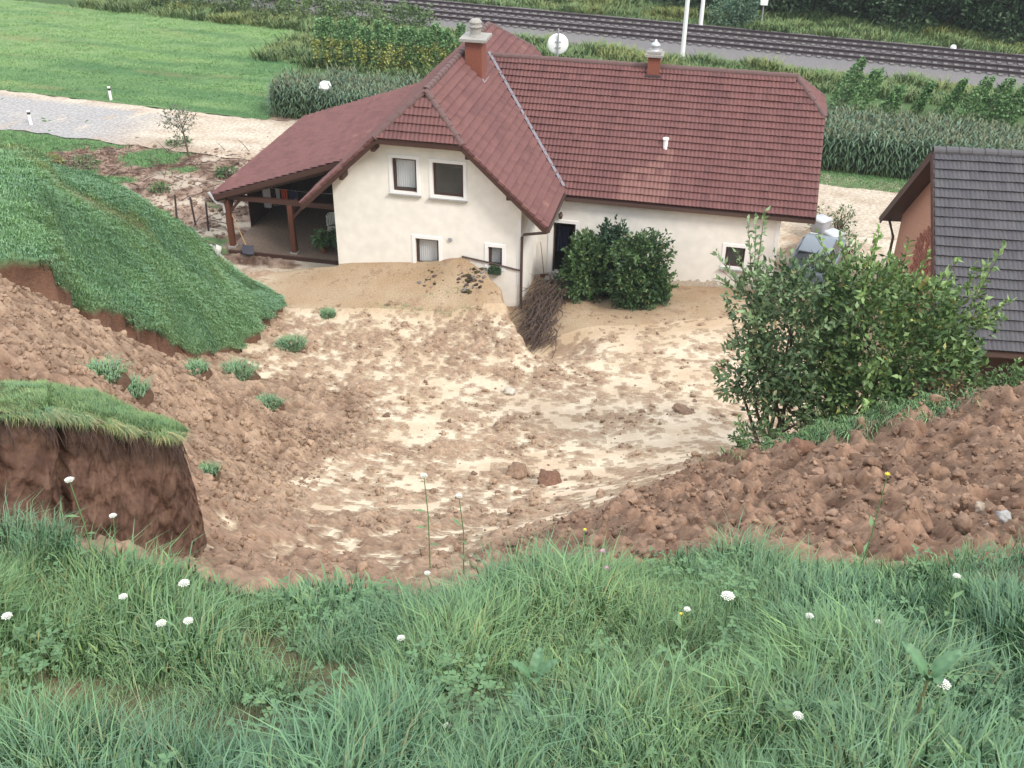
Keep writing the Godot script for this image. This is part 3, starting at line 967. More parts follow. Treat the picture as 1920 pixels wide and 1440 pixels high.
func lay_tiles(parent: Node3D, roof: Roof, mesh: ArrayMesh, keep: Callable, tone: Callable, budget: int, tile_mats: Array, called: String) -> int:
	var rest := []
	var tints := []
	var made := 0
	for r in roof.rows:
		for c in roof.cols:
			var p := roof.o + roof.u * (c * roof.w) + roof.v * (r * roof.e) + roof.n * 0.03
			var mid := p + roof.u * roof.w * 0.5 + roof.v * roof.e * 0.5
			if not keep.call(mid):
				continue
			var jit := Basis(roof.u, rng.randf_range(-0.012, 0.012)) * Basis(roof.n, rng.randf_range(-0.012, 0.012))
			var tr := Transform3D(jit * Basis(roof.u, roof.n, -roof.v), p + roof.n * (rng.randf_range(0.0, 0.008) + 0.018 * n_mid.get_noise_2d(p.x * 0.6 + p.z, p.y + p.z * 0.5)))
			var k: float = tone.call(mid)
			if made < budget:
				var o := put(called, mesh, parent, tile_mats[clampi(int(k * 5.0), 0, 4)])
				o.transform = tr
				made += 1
			else:
				rest.append(tr)
				var m: StandardMaterial3D = tile_mats[clampi(int(k * 5.0), 0, 4)]
				tints.append(m.albedo_color.srgb_to_linear() * rng.randf_range(0.95, 1.05))
	if rest.size():
		stuff(called + "s", mesh, rest, tints, "", "", parent).material_override = mats.tile_tinted
	return made

func ridge_row(parent: Node3D, a: Vector3, b: Vector3, r: float, m: Material, called := "ridge_tile") -> void:
	var count := int(round((b - a).length() / 0.37))
	var x := (b - a).normalized()
	var z := x.cross(Vector3.UP).normalized()
	var y := z.cross(x)
	var mb := MB.new()
	var l := (b - a).length() / count
	for i in 8:
		var a0 := PI * (i / 8.0 * 1.16 - 0.08)
		var a1 := PI * ((i + 1) / 8.0 * 1.16 - 0.08)
		var p0 := Vector3(0, sin(a0) * r, cos(a0) * r)
		var p1 := Vector3(0, sin(a1) * r, cos(a1) * r)
		var big := 1.16
		mb.quad(p1, p0, p0 * big + Vector3(l * 1.08, 0, 0), p1 * big + Vector3(l * 1.08, 0, 0))
		mb.quad(p0 * big + Vector3(l * 1.08, 0, 0), p0 * 0.9 + Vector3(l * 1.08, 0, 0), p1 * 0.9 + Vector3(l * 1.08, 0, 0), p1 * big + Vector3(l * 1.08, 0, 0))
	var mesh := mb.mesh()
	for i in count:
		var o := put(called, mesh, parent, m)
		o.transform = Transform3D(Basis(x, y, z).rotated(x, rng.randf_range(-0.03, 0.03)), a + x * l * i + Vector3(0, rng.randf_range(-0.006, 0.006), 0))

func wall_panel(b: MB, o: Vector3, u: Vector3, poly: Array, holes: Array, thick: float) -> void:   # an upright wall face with openings; poly and holes in (along, up), the outside is u x up
	var nrm := u.cross(Vector3.UP)
	# horizontal bands between all the corner heights, each cut at the openings
	var ys := []
	for p in poly:
		ys.append(p.y)
	for q in holes:
		ys.append(q.position.y); ys.append(q.end.y)
	ys.sort()
	for i in ys.size() - 1:
		var y0: float = ys[i]
		var y1: float = ys[i + 1]
		if y1 - y0 < 0.001:
			continue
		var l0 := span(poly, y0 + 0.0001)
		var l1 := span(poly, y1 - 0.0001)
		var cuts := []
		for q in holes:
			if q.position.y < y1 - 0.001 and q.end.y > y0 + 0.001:
				cuts.append(q)
		cuts.sort_custom(func(a, c): return a.position.x < c.position.x)
		var x0 := l0.x
		var x1 := l1.x
		for q in cuts:
			strip(b, o, u, nrm, x0, x1, q.position.x, q.position.x, y0, y1, thick)
			x0 = q.end.x
			x1 = q.end.x
		strip(b, o, u, nrm, x0, x1, l0.y, l1.y, y0, y1, thick)
	for q in holes:   # the reveals
		var a := Vector2(q.position.x, q.position.y)
		var e := Vector2(q.end.x, q.end.y)
		var f := func(x: float, y: float, d: float) -> Vector3: return o + u * x + Vector3.UP * y - nrm * d
		b.quad(f.call(a.x, a.y, 0.0), f.call(a.x, a.y, thick), f.call(a.x, e.y, thick), f.call(a.x, e.y, 0.0))
		b.quad(f.call(e.x, a.y, thick), f.call(e.x, a.y, 0.0), f.call(e.x, e.y, 0.0), f.call(e.x, e.y, thick))
		b.quad(f.call(a.x, a.y, 0.0), f.call(e.x, a.y, 0.0), f.call(e.x, a.y, thick), f.call(a.x, a.y, thick))
		b.quad(f.call(a.x, e.y, thick), f.call(e.x, e.y, thick), f.call(e.x, e.y, 0.0), f.call(a.x, e.y, 0.0))

func span(poly: Array, y: float) -> Vector2:
	var lo := INF
	var hi := -INF
	for i in poly.size():
		var a: Vector2 = poly[i]
		var c: Vector2 = poly[(i + 1) % poly.size()]
		if (a.y - y) * (c.y - y) <= 0.0 and absf(a.y - c.y) > 1e-6:
			var x := lerpf(a.x, c.x, (y - a.y) / (c.y - a.y))
			lo = minf(lo, x)
			hi = maxf(hi, x)
	return Vector2(lo, hi)

func strip(b: MB, o: Vector3, u: Vector3, nrm: Vector3, a0: float, a1: float, c0: float, c1: float, y0: float, y1: float, thick: float) -> void:
	if c0 - a0 < 0.001 and c1 - a1 < 0.001:
		return
	var p := [o + u * a0 + Vector3.UP * y0, o + u * c0 + Vector3.UP * y0, o + u * c1 + Vector3.UP * y1, o + u * a1 + Vector3.UP * y1]
	b.quad(p[0], p[1], p[2], p[3])
	var d := -nrm * thick
	b.quad(p[1] + d, p[0] + d, p[3] + d, p[2] + d)

func frame_bars(b: MB, x0: float, y0: float, x1: float, y1: float, w: float, z0: float, z1: float) -> void:   # four bars that butt end to end
	var zc := (z0 + z1) * 0.5
	var d := z1 - z0
	b.box(Vector3((x0 + x1) * 0.5, y1 + w * 0.5, zc), Vector3(x1 - x0 + 2.0 * w, w, d))
	b.box(Vector3((x0 + x1) * 0.5, y0 - w * 0.5, zc), Vector3(x1 - x0 + 2.0 * w, w, d))
	b.box(Vector3(x0 - w * 0.5, (y0 + y1) * 0.5, zc), Vector3(w, y1 - y0, d))
	b.box(Vector3(x1 + w * 0.5, (y0 + y1) * 0.5, zc), Vector3(w, y1 - y0, d))

func window(parent: Node3D, at: Vector3, q: Rect2, curtained: bool, sill := true, mullion := false) -> Node3D:   # a white surround with frame, pane, sill and curtain in it
	var b := MB.new()
	var x0 := q.position.x
	var x1 := q.end.x
	var y0 := q.position.y
	var y1 := q.end.y
	frame_bars(b, x0, y0, x1, y1, 0.12, -0.002, 0.025)
	var o := put("window", b.mesh(mats.white_trim), parent)
	o.position = at
	b = MB.new()
	frame_bars(b, x0 + 0.075, y0 + 0.075, x1 - 0.075, y1 - 0.075, 0.072, -0.15, -0.09)
	if mullion:
		b.box(Vector3((x0 + x1) * 0.5, (y0 + y1) * 0.5, -0.12), Vector3(0.06, y1 - y0 - 0.15, 0.05))
	put("frame", b.mesh(mats.frame_wood), o)
	b = MB.new()
	b.quad(Vector3(x0 + 0.075, y0 + 0.075, -0.12), Vector3(x1 - 0.075, y0 + 0.075, -0.12), Vector3(x1 - 0.075, y1 - 0.075, -0.12), Vector3(x0 + 0.075, y1 - 0.075, -0.12))
	put("pane", b.mesh(mats.glass), o)
	if sill:
		b = MB.new()
		b.box(Vector3((x0 + x1) * 0.5, y0 - 0.10, 0.075), Vector3(x1 - x0 + 0.30, 0.045, 0.10))
		put("sill", b.mesh(mats.concrete), o)
	if curtained:
		b = MB.new()
		var n := 18
		for i in n:
			var a := lerpf(x0 + 0.08, x1 - 0.08, float(i) / n)
			var c := lerpf(x0 + 0.08, x1 - 0.08, float(i + 1) / n)
			var za := -0.24 - 0.018 * (i % 2)
			var zc := -0.24 - 0.018 * ((i + 1) % 2)
			var low := y0 + 0.08
			b.quad(Vector3(a, low, za), Vector3(c, low, zc), Vector3(c, y1 - 0.05, zc), Vector3(a, y1 - 0.05, za))
		put("curtain", b.mesh(mats.curtain), o)
	return o

func make_house() -> void:
	var t := thing("house", "cream farmhouse with red tiled roofs and a broad porch roof, mud against its gable", "house", HOUSE_AT, -HOUSE_TURN)
	var XC := -3.3707      # ridge of the gable wing
	var YG := 7.4745
	var TG := 0.9242
	var GW := -6.7413      # left wall of the gable wing
	var FZ := 2.9745       # its front wall
	var ZF := 3.60         # front verge
	var ZR := -8.6
	var XE := 0.9668
	var YE := YG - TG * (XE - XC)
	var YR := 6.9303       # the right wing
	var ZW := -4.0913
	var TW := 0.8318
	var ZE := 0.2527
	var YW := 3.3175
	var XR := 9.8655
	var YB := 6.1057
	var HX := (YG - YB) / TG
	# walls
	var b := MB.new()
	var gable := [Vector2(0, -1.0), Vector2(-GW, -1.0), Vector2(-GW, YG - TG * -XC * 1.0 - 0.20), Vector2(-GW + XC + HX + 0.12, YB - 0.32), Vector2(-GW + XC - HX - 0.12, YB - 0.32), Vector2(0, YG + TG * XC - 0.20)]
	gable[2].y = YG - TG * absf(XC) - 0.20
	gable[5].y = gable[2].y
	var win_a := Rect2(-4.52 - GW, 4.06, 0.86, 1.20)
	var win_b := Rect2(-3.09 - GW, 4.03, 1.07, 1.19)
	var win_c := Rect2(-3.80 - GW, 1.30, 0.85, 1.07)
	var win_d := Rect2(-1.16 - GW, 1.55, 0.50, 0.77)
	wall_panel(b, Vector3(GW, 0, FZ), Vector3.RIGHT, gable, [win_a, win_b, win_c, win_d], 0.3)
	put("wall", b.mesh(mats.plaster), t)
	b = MB.new()
	wall_panel(b, Vector3(0, 0, FZ), Vector3.FORWARD, [Vector2(0, -1), Vector2(FZ, -1), Vector2(FZ, gable[2].y + 0.02), Vector2(0, gable[2].y + 0.02)], [], 0.3)
	put("wall", b.mesh(mats.plaster), t)
	b = MB.new()
	wall_panel(b, Vector3(GW, 0, ZR + 0.6), Vector3.BACK, [Vector2(0, -1), Vector2(FZ - ZR - 0.6, -1), Vector2(FZ - ZR - 0.6, gable[2].y), Vector2(0, gable[2].y)], [Rect2(4.2, 0.12, 0.95, 2.05), Rect2(8.0, 0.9, 1.2, 1.15)], 0.3)
	put("wall", b.mesh(mats.plaster), t)
	b = MB.new()
	var door := Rect2(0.62, 0.10, 0.84, 2.06)
	var win_e := Rect2(6.97, 1.07, 0.69, 0.79)
	wall_panel(b, Vector3(0, 0, 0), Vector3.RIGHT, [Vector2(0, -1), Vector2(8.7429, -1), Vector2(8.7429, YW - 0.05), Vector2(0, YW - 0.05)], [door, win_e], 0.3)
	put("wall", b.mesh(mats.plaster), t)
	b = MB.new()
	wall_panel(b, Vector3(8.7429, 0, 0), Vector3.FORWARD, [Vector2(0, -1), Vector2(8.18, -1), Vector2(8.18, YW - 0.2), Vector2(5.2, 5.55), Vector2(2.98, 5.55), Vector2(0, YW - 0.2)], [], 0.3)
	put("wall", b.mesh(mats.plaster), t)
	b = MB.new()
	wall_panel(b, Vector3(8.7429, 0, -8.18), Vector3.LEFT, [Vector2(0, -1), Vector2(8.7429, -1), Vector2(8.7429, YW - 0.1), Vector2(0, YW - 0.1)], [], 0.3)
	wall_panel(b, Vector3(0, 0, -8.0), Vector3.LEFT, [Vector2(0, -1), Vector2(-GW, -1), Vector2(-GW, gable[2].y), Vector2(-GW + XC + HX, YB - 0.3), Vector2(-GW + XC - HX, YB - 0.3), Vector2(0, gable[2].y)], [], 0.3)
	put("wall", b.mesh(mats.plaster), t)
	# dark rooms behind the openings
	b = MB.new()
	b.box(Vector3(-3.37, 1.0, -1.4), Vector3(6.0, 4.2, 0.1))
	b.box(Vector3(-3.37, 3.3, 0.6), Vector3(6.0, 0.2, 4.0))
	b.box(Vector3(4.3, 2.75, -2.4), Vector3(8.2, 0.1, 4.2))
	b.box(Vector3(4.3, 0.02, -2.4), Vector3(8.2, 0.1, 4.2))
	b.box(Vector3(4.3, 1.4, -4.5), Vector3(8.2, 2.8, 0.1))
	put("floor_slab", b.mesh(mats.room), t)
	# windows
	window(t, Vector3(GW, 0, FZ), win_a, true)
	window(t, Vector3(GW, 0, FZ), win_b, false)
	window(t, Vector3(GW, 0, FZ), win_c, true, false)
	window(t, Vector3(GW, 0, FZ), win_d, true, false)
	window(t, Vector3(0, 0, 0), win_e, false)
	# the door: a white surround, a dark frame and a leaf that stands open
	b = MB.new()
	var dx0 := door.position.x
	var dx1 := door.end.x
	b.box(Vector3(dx0 - 0.085, 1.13, 0.012), Vector3(0.17, 2.06, 0.03))
	b.box(Vector3(dx1 + 0.06, 1.13, 0.012), Vector3(0.12, 2.06, 0.03))
	b.box(Vector3((dx0 + dx1) * 0.5 - 0.025, 2.22, 0.012), Vector3(dx1 - dx0 + 0.29, 0.12, 0.03))
	var dr := put("door", b.mesh(mats.white_trim), t)
	b = MB.new()
	b.box(Vector3(dx0 + 0.03, 1.12, -0.2), Vector3(0.06, 2.04, 0.08))
	b.box(Vector3(dx1 - 0.03, 1.12, -0.2), Vector3(0.06, 2.04, 0.08))
	b.box(Vector3((dx0 + dx1) * 0.5, 2.12, -0.2), Vector3(dx1 - dx0 - 0.12, 0.06, 0.08))
	put("frame", b.mesh(mats.frame_wood), dr)
	b = MB.new()
	b.box(Vector3(dx1 - 0.09, 1.1, -0.66), Vector3(0.045, 2.0, 0.8))
	put("leaf", b.mesh(mats.frame_wood), dr)
	b = MB.new()
	for i in 8:
		var a := lerpf(dx0 + 0.1, dx0 + 0.52, i / 8.0)
		var c := lerpf(dx0 + 0.1, dx0 + 0.52, (i + 1) / 8.0)
		b.quad(Vector3(a, 0.75, -0.5 - 0.03 * (i % 2)), Vector3(c, 0.75, -0.5 - 0.03 * ((i + 1) % 2)), Vector3(c, 1.75, -0.5 - 0.03 * ((i + 1) % 2)), Vector3(a, 1.75, -0.5 - 0.03 * (i % 2)))
	put("curtain", b.mesh(mat("navy_cloth", Color(0.012, 0.014, 0.05), 0.9)), dr)
	b = MB.new()
	b.box(Vector3(1.02, 0.03, 0.34), Vector3(1.15, 0.16, 0.62))
	put("doorstep", b.mesh(mats.concrete), t)
	b = MB.new()
	b.box(Vector3(1.02, -0.01, 0.66), Vector3(0.95, 0.17, 0.05))
	put("kick_board", b.mesh(mats.dark_wood), t)
	b = MB.new()
	b.box(Vector3(0.9, 2.56, 0.05), Vector3(0.09, 0.06, 0.1))
	b.lathe(Vector3(0.9, 2.36, 0.12), [Vector2(0.0, 0), Vector2(0.05, 0.01), Vector2(0.075, 0.1), Vector2(0.09, 0.17), Vector2(0.03, 0.21), Vector2(0.0, 0.22)], 10)
	put("wall_lamp", b.mesh(mats.gutter), t)
	b = MB.new()
	b.tube([Vector3(-2.52, 2.44, FZ - 0.02), Vector3(-2.52, 2.44, FZ + 0.06)], [0.075, 0.075], 12)
	put("wall_vent", b.mesh(mats.grey_paint), t)
	b = MB.new()
	b.box(Vector3(-0.06, 2.2, FZ + 0.012), Vector3(0.12, 2.5, 0.022))
	b.box(Vector3(8.69, 1.6, 0.012), Vector3(0.12, 3.2, 0.022))
	put("corner_strip", b.mesh(mats.white_trim), t)
	# mud splashed up the foot of the right wing
	b = MB.new()
	var px := 1.7
	var ph0 := 0.3
	while px < 8.7:
		var nx := px + 0.06
		var h1 := 0.36 + 0.16 * n_mid.get_noise_2d(nx * 1.4, 2.0) + 0.16 * n_fine.get_noise_2d(nx * 2.0, 5.0)
		b.quad(Vector3(px, -0.1, 0.004), Vector3(nx, -0.1, 0.004), Vector3(nx, h1, 0.004), Vector3(px, ph0, 0.004))
		ph0 = h1
		px = nx
	put("mud_stain", b.mesh(mats.splash), t)
	# roof boards under the tiles
	var apex_f := Vector3(XC, YG, 2.55)
	var apex_r := Vector3(XC, YG, -6.6)
	var hip_fr := Vector3(XC + HX, YB, ZF)
	var hip_fl := Vector3(XC - HX, YB, ZF)
	var hip_rr := Vector3(XC + HX, YB, ZR)
	var hip_rl := Vector3(XC - HX, YB, ZR)
	var v_low := Vector3(XE, YE, ZE - (YE - YW) / TW)
	var v_top := Vector3(XC + (YG - YR) / TG, YR, ZW)
	var down := Vector3(0, -0.15, 0)
	var xb := -6.85
	var yb := YG - TG * (XC - xb)
	var xl := 2.0 * XC - XE
	b = MB.new()
	b.slab([apex_f, hip_fr, Vector3(XE, YE, ZF), v_low, v_top, Vector3(XE, YE, -8.3), Vector3(XE, YE, ZR), hip_rr, apex_r], down)
	put("roof_deck", b.mesh(mats.dark_wood), t)
	b = MB.new()
	b.slab([apex_f, apex_r, hip_rl, Vector3(xb, yb, ZR), Vector3(xb, yb, 0.95), Vector3(xl, YE, 0.95), Vector3(xl, YE, ZF), hip_fl], down)
	put("roof_deck", b.mesh(mats.dark_wood), t)
	b = MB.new()
	b.slab([Vector3(xb, yb, 1.0), Vector3(xb, yb, ZR), Vector3(-12.4, 2.34, ZR), Vector3(-12.4, 2.34, 1.05)], down)
	put("roof_deck", b.mesh(mats.dark_wood), t)
	b = MB.new()
	b.slab([apex_f, hip_fl, hip_fr], Vector3(0, -0.12, -0.05))
	b.slab([apex_r, hip_rr, hip_rl], Vector3(0, -0.12, 0.05))
	put("roof_deck", b.mesh(mats.dark_wood), t)
	b = MB.new()
	var r_top := Vector3(8.7461, YR, ZW)
	var yh := 5.9044
	var zh := ZE - (yh - YW) / TW
	b.slab([v_top, v_low, Vector3(XE, YW, ZE), Vector3(XR, YW, ZE), Vector3(XR, yh, zh), r_top], down)
	b.slab([v_top, r_top, Vector3(XR, yh, 2.0 * ZW - zh), Vector3(XR, YW, 2.0 * ZW - ZE), Vector3(XE, YW, 2.0 * ZW - ZE)], down)
	b.slab([r_top, Vector3(XR, yh, zh), Vector3(XR, yh, 2.0 * ZW - zh)], down)
	put("roof_deck", b.mesh(mats.dark_wood), t)
	# tiles
	var tile := tile_mesh(0.29, 0.335, 2, 0.034)
	var reds := [mats.red_tile_4, mats.red_tile_1, mats.red_tile_0, mats.red_tile_3, mats.red_tile_2]
	var weather := func(p: Vector3) -> float:
		var k := 0.42 + 0.5 * n_mid.get_noise_2d(p.x * 0.9, p.z * 0.6 + p.y * 0.7) + rng.randf_range(-0.16, 0.16)
		k += 0.6 * exp(-((p.x - 4.4) / 0.4) ** 2) * smoothstep(5.4, 4.4, p.y) + 0.55 * exp(-((p.x - 3.5) / 0.45) ** 2) * smoothstep(4.9, 3.6, p.y)
		k += 0.35 * exp(-((p.x - 4.6) / 1.2) ** 2) * smoothstep(5.6, 6.4, p.y) * n_mid.get_noise_2d(p.x * 2.0, 3.0)
		return clampf(k, 0.0, 0.99)
	var front := Roof.new(Vector3(-2.75, YW, ZE), Vector3.RIGHT, Vector3(0, YR - YW, ZW - ZE), XR + 2.75, Vector2(YR - YW, ZW - ZE).length(), 0.29, 20)
	var keep_front := func(p: Vector3) -> bool:
		if p.y < YG - TG * (p.x - XC) + 0.02 and p.x < XE + 0.1:
			return false
		return p.x < 8.7461 + (YR - p.y) / (YR - yh) * (XR - 8.7461) + 0.04
	var used := lay_tiles(t, front, tile, keep_front, weather, 300, reds, "roof_tile")
	var right := Roof.new(Vector3(XE, YE, ZF), Vector3.FORWARD, Vector3(XC - XE, YG - YE, 0), ZF - ZR, Vector2(XC - XE, YG - YE).length(), 0.29, 20)
	var keep_right := func(p: Vector3) -> bool:
		if p.z < v_low.z and p.y < YR - TW * absf(p.z - ZW) - 0.02:
			return false
		if p.y > YB and (p.z > lerpf(ZF, 2.55, (p.y - YB) / (YG - YB)) or p.z < lerpf(ZR, -6.6, (p.y - YB) / (YG - YB))):
			return false
		return true
	lay_tiles(t, right, tile, keep_right, weather, 0, reds, "roof_tile")
	var left := Roof.new(Vector3(xl, YE, ZR), Vector3.BACK, Vector3(XC - xl, YG - YE, 0), ZF - ZR, Vector2(XC - xl, YG - YE).length(), 0.29, 20)
	var keep_left := func(p: Vector3) -> bool:
		if p.x < xb - 0.05 and p.z < 0.95:
			return false
		return not (p.y > YB and (p.z > lerpf(ZF, 2.55, (p.y - YB) / (YG - YB)) or p.z < lerpf(ZR, -6.6, (p.y - YB) / (YG - YB))))
	lay_tiles(t, left, tile, keep_left, weather, 0, reds, "roof_tile")
	var porch := Roof.new(Vector3(-12.4, 2.34, ZR), Vector3.BACK, Vector3(xb + 12.4, yb - 2.34, 0), 1.05 - ZR, Vector2(xb + 12.4, yb - 2.34).length() + 0.05, 0.29, 19)
	lay_tiles(t, porch, tile, func(_p: Vector3) -> bool: return true, weather, 0, reds, "roof_tile")
	var hip := Roof.new(Vector3(XC - HX, YB, ZF), Vector3.RIGHT, Vector3(0, YG - YB, 2.55 - ZF), 2.0 * HX, Vector2(YG - YB, 2.55 - ZF).length(), 0.29, 6)
	lay_tiles(t, hip, tile, func(p: Vector3) -> bool: return absf(p.x - XC) < (YG - p.y) / TG, weather, 0, reds, "roof_tile")
	var hip_r := Roof.new(Vector3(XR, yh, zh), Vector3.FORWARD, r_top - Vector3(XR, yh, ZW), 2.0 * (zh - ZW), (r_top - Vector3(XR, yh, ZW)).length(), 0.29, 5)
	lay_tiles(t, hip_r, tile, func(p: Vector3) -> bool: return absf(p.z - ZW) < (YR - p.y) / (YR - yh) * (zh - ZW), weather, 0, reds, "roof_tile")
	# ridge and hip tiles
	var lift := Vector3(0, 0.03, 0)
	ridge_row(t, apex_r + lift, apex_f + lift, 0.115, mats.ridge_cap)
	ridge_row(t, apex_f + lift, hip_fr + lift, 0.105, mats.ridge_cap)
	ridge_row(t, apex_f + lift, hip_fl + lift, 0.105, mats.ridge_cap)
	ridge_row(t, apex_r + lift, hip_rr + lift, 0.105, mats.ridge_cap)
	ridge_row(t, v_top + lift + Vector3(0.1, 0, 0), r_top + lift, 0.115, mats.ridge_cap)
	ridge_row(t, r_top + lift, Vector3(XR, yh, zh) + lift, 0.105, mats.ridge_cap)
	ridge_row(t, r_top + lift, Vector3(XR, yh, 2.0 * ZW - zh) + lift, 0.105, mats.ridge_cap)
	# valley flashing, verge boards, fascias, gutters
	b = MB.new()
	var vd := (v_low - v_top).normalized()
	var rn := Vector3(TG, 1, 0).normalized()
	var wn := Vector3(0, 1, TW).normalized()
	b.quad(v_top + lift * 5.5, v_low + lift * 5.5, v_low + lift * 5.5 + rn.cross(vd).normalized() * -0.09, v_top + lift * 5.5 + rn.cross(vd).normalized() * -0.09)
	b.quad(v_top + lift * 5.5 + wn.cross(vd).normalized() * 0.06, v_low + lift * 5.5 + wn.cross(vd).normalized() * 0.06, v_low + lift * 5.5, v_top + lift * 5.5)
	put("valley_flashing", b.mesh(mats.lead), t)
	var boards := [[hip_fr, Vector3(XE, YE, ZF)], [hip_fl, Vector3(xl, YE, ZF)], [hip_fl, hip_fr], [Vector3(xb + 0.3, yb + 0.1, 1.06), Vector3(-12.42, 2.34, 1.06)], [Vector3(XR, YW, ZE), Vector3(XR, yh, zh)], [Vector3(-12.42, 2.33, ZR), Vector3(-12.42, 2.33, 1.05)]]
	for q in boards:
		b = MB.new()
		b.beam(q[0] + Vector3(0, -0.07, 0.02), q[1] + Vector3(0, -0.07, 0.02), 0.035, 0.20)
		put("verge_board", b.mesh(mats.dark_wood), t)
	for q in [[hip_fl, Vector3(xl, YE, ZF)], [hip_fr, Vector3(XE, YE, ZF)]]:   # tiles with a turned-down edge close the verge
		var vn := 14
		for i in vn:
			var p0: Vector3 = q[0].lerp(q[1], float(i) / vn)
			var p1: Vector3 = q[0].lerp(q[1], (i + 1.0) / vn)
			b = MB.new()
			b.beam(p0 + Vector3(0, 0.05, 0.03), p1 + Vector3(0, 0.09, 0.03), 0.06, 0.09)
			put("verge_tile", b.mesh(mats["red_tile_%d" % (i % 4)]), t)
	b = MB.new()
	b.beam(Vector3(XE + 0.1, YW - 0.09, ZE + 0.06), Vector3(XR, YW - 0.09, ZE + 0.06), 0.11, 0.11)
	put("gutter", b.mesh(mats.gutter), t)
	b = MB.new()
	b.beam(Vector3(XE + 0.07, YE - 0.08, 0.2), Vector3(XE + 0.07, YE - 0.08, ZF), 0.12, 0.11)
	put("gutter", b.mesh(mats.gutter), t)
	b = MB.new()
	b.tube([Vector3(XE + 0.07, YE - 0.12, ZF - 0.12), Vector3(XE + 0.0, YE - 0.2, ZF - 0.16), Vector3(0.12, 2.93, FZ + 0.06), Vector3(0.05, 2.82, FZ + 0.07), Vector3(0.05, 2.4, FZ + 0.07), Vector3(0.05, -0.3, FZ + 0.07)], [0.05, 0.05, 0.05, 0.05, 0.05, 0.05], 10)
	put("downpipe", b.mesh(mats.gutter), t)
	b = MB.new()
	b.tube([Vector3(-2.1, 1.86, FZ + 0.05), Vector3(-1.1, 1.73, FZ + 0.05), Vector3(0.03, 1.54, FZ + 0.05)], [0.03, 0.03, 0.03], 8)
	put("wall_pipe", b.mesh(mats.gutter), t)
	for q in [[-6.2, 3.55], [-0.35, 3.75], [-5.0, 5.45], [-1.75, 5.5]]:
		b = MB.new()
		b.box(Vector3(q[0], YG - TG * absf(q[0] - XC) - 0.27, FZ + 0.26), Vector3(0.14, 0.2, 0.52))
		put("purlin", b.mesh(mats.dark_wood), t)
	# chimneys and the vent
	b = MB.new()
	b.box(Vector3(-2.78, 7.35, -2.0), Vector3(0.62, 1.5, 0.72))
	var ch := put("chimney", b.mesh(mats.chimney_brick), t)
	b = MB.new()
	b.box(Vector3(-2.78, 8.15, -2.0), Vector3(0.98, 0.10, 1.08))
	put("cap", b.mesh(mats.concrete), ch)
	b = MB.new()
	b.lathe(Vector3(-2.78, 8.2, -2.0), [Vector2(0.25, 0), Vector2(0.22, 0.06), Vector2(0.20, 0.1), Vector2(0.20, 0.3), Vector2(0.25, 0.32), Vector2(0.25, 0.37), Vector2(0.20, 0.39), Vector2(0.2, 0.46), Vector2(0.24, 0.5), Vector2(0.14, 0.6), Vector2(0.0, 0.62)], 16)
	put("pot", b.mesh(mats.concrete), ch)
	b = MB.new()
	b.box(Vector3(-2.78, 6.72, -1.62), Vector3(0.74, 0.10, 0.10))
	b.box(Vector3(-2.42, 6.62, -2.0), Vector3(0.13, 0.10, 0.9))
	b.box(Vector3(-2.36, 6.56, -1.62), Vector3(0.18, 0.03, 0.2), Basis(Vector3.BACK, -0.745))
	put("flashing", b.mesh(mats.zinc), ch)
	b = MB.new()
	b.box(Vector3(3.55, 6.95, -3.95), Vector3(0.44, 0.95, 0.44))
	ch = put("chimney", b.mesh(mats.chimney_brick), t)
	b = MB.new()
	b.box(Vector3(3.55, 7.47, -3.95), Vector3(0.66, 0.09, 0.66))
	b.box(Vector3(3.55, 7.57, -3.95), Vector3(0.5, 0.08, 0.5))
	put("cap", b.mesh(mats.concrete), ch)
	b = MB.new()
	b.lathe(Vector3(3.55, 7.61, -3.95), [Vector2(0.16, 0), Vector2(0.13, 0.03), Vector2(0.12, 0.16), Vector2(0.2, 0.19), Vector2(0.12, 0.27), Vector2(0.05, 0.31), Vector2(0.045, 0.38), Vector2(0.0, 0.4)], 14)
	put("pot", b.mesh(mats.zinc), ch)
	b = MB.new()
	b.box(Vector3(3.55, 6.66, -3.68), Vector3(0.56, 0.2, 0.12))
	put("flashing", b.mesh(mats.rail_steel), ch)
	b = MB.new()
	b.tube([Vector3(4.38, 4.55, -1.45), Vector3(4.38, 5.12, -1.45)], [0.085, 0.085], 12)
	b.lathe(Vector3(4.38, 5.10, -1.45), [Vector2(0.09, 0), Vector2(0.11, 0.03), Vector2(0.11, 0.09), Vector2(0.0, 0.12)], 12)
	put("vent_pipe", b.mesh(mats.white_paint), t)
	# the porch: floor, posts with braces, beams
	b = MB.new()
	b.box(Vector3(-9.4, -0.10, -3.8), Vector3(5.3, 0.5, 9.6))
	put("porch_floor", b.mesh(mats.floor_screed), t)
	b = MB.new()
	b.box(Vector3(-9.4, -0.05, 1.03), Vector3(5.3, 0.36, 0.06))
	put("floor_edge", b.mesh(mats.dark_wood), t)
	# dark boards close the porch at the back and along its outer side
	for i in 24:
		b = MB.new()
		var ph := 2.0 + 0.0776 * i
		b.box(Vector3(-12.03 + i * 0.225, 0.12 + ph * 0.5, -8.35), Vector3(0.21, ph, 0.03))
		put("plank", b.mesh(mats.dark_wood), t)
	for i in 30:
		b = MB.new()
		b.box(Vector3(-12.1 + rng.randf_range(-0.006, 0.006), 0.98, -1.35 - i * 0.235), Vector3(0.03, 1.75, 0.22))
		put("plank", b.mesh(mats.dark_wood), t)
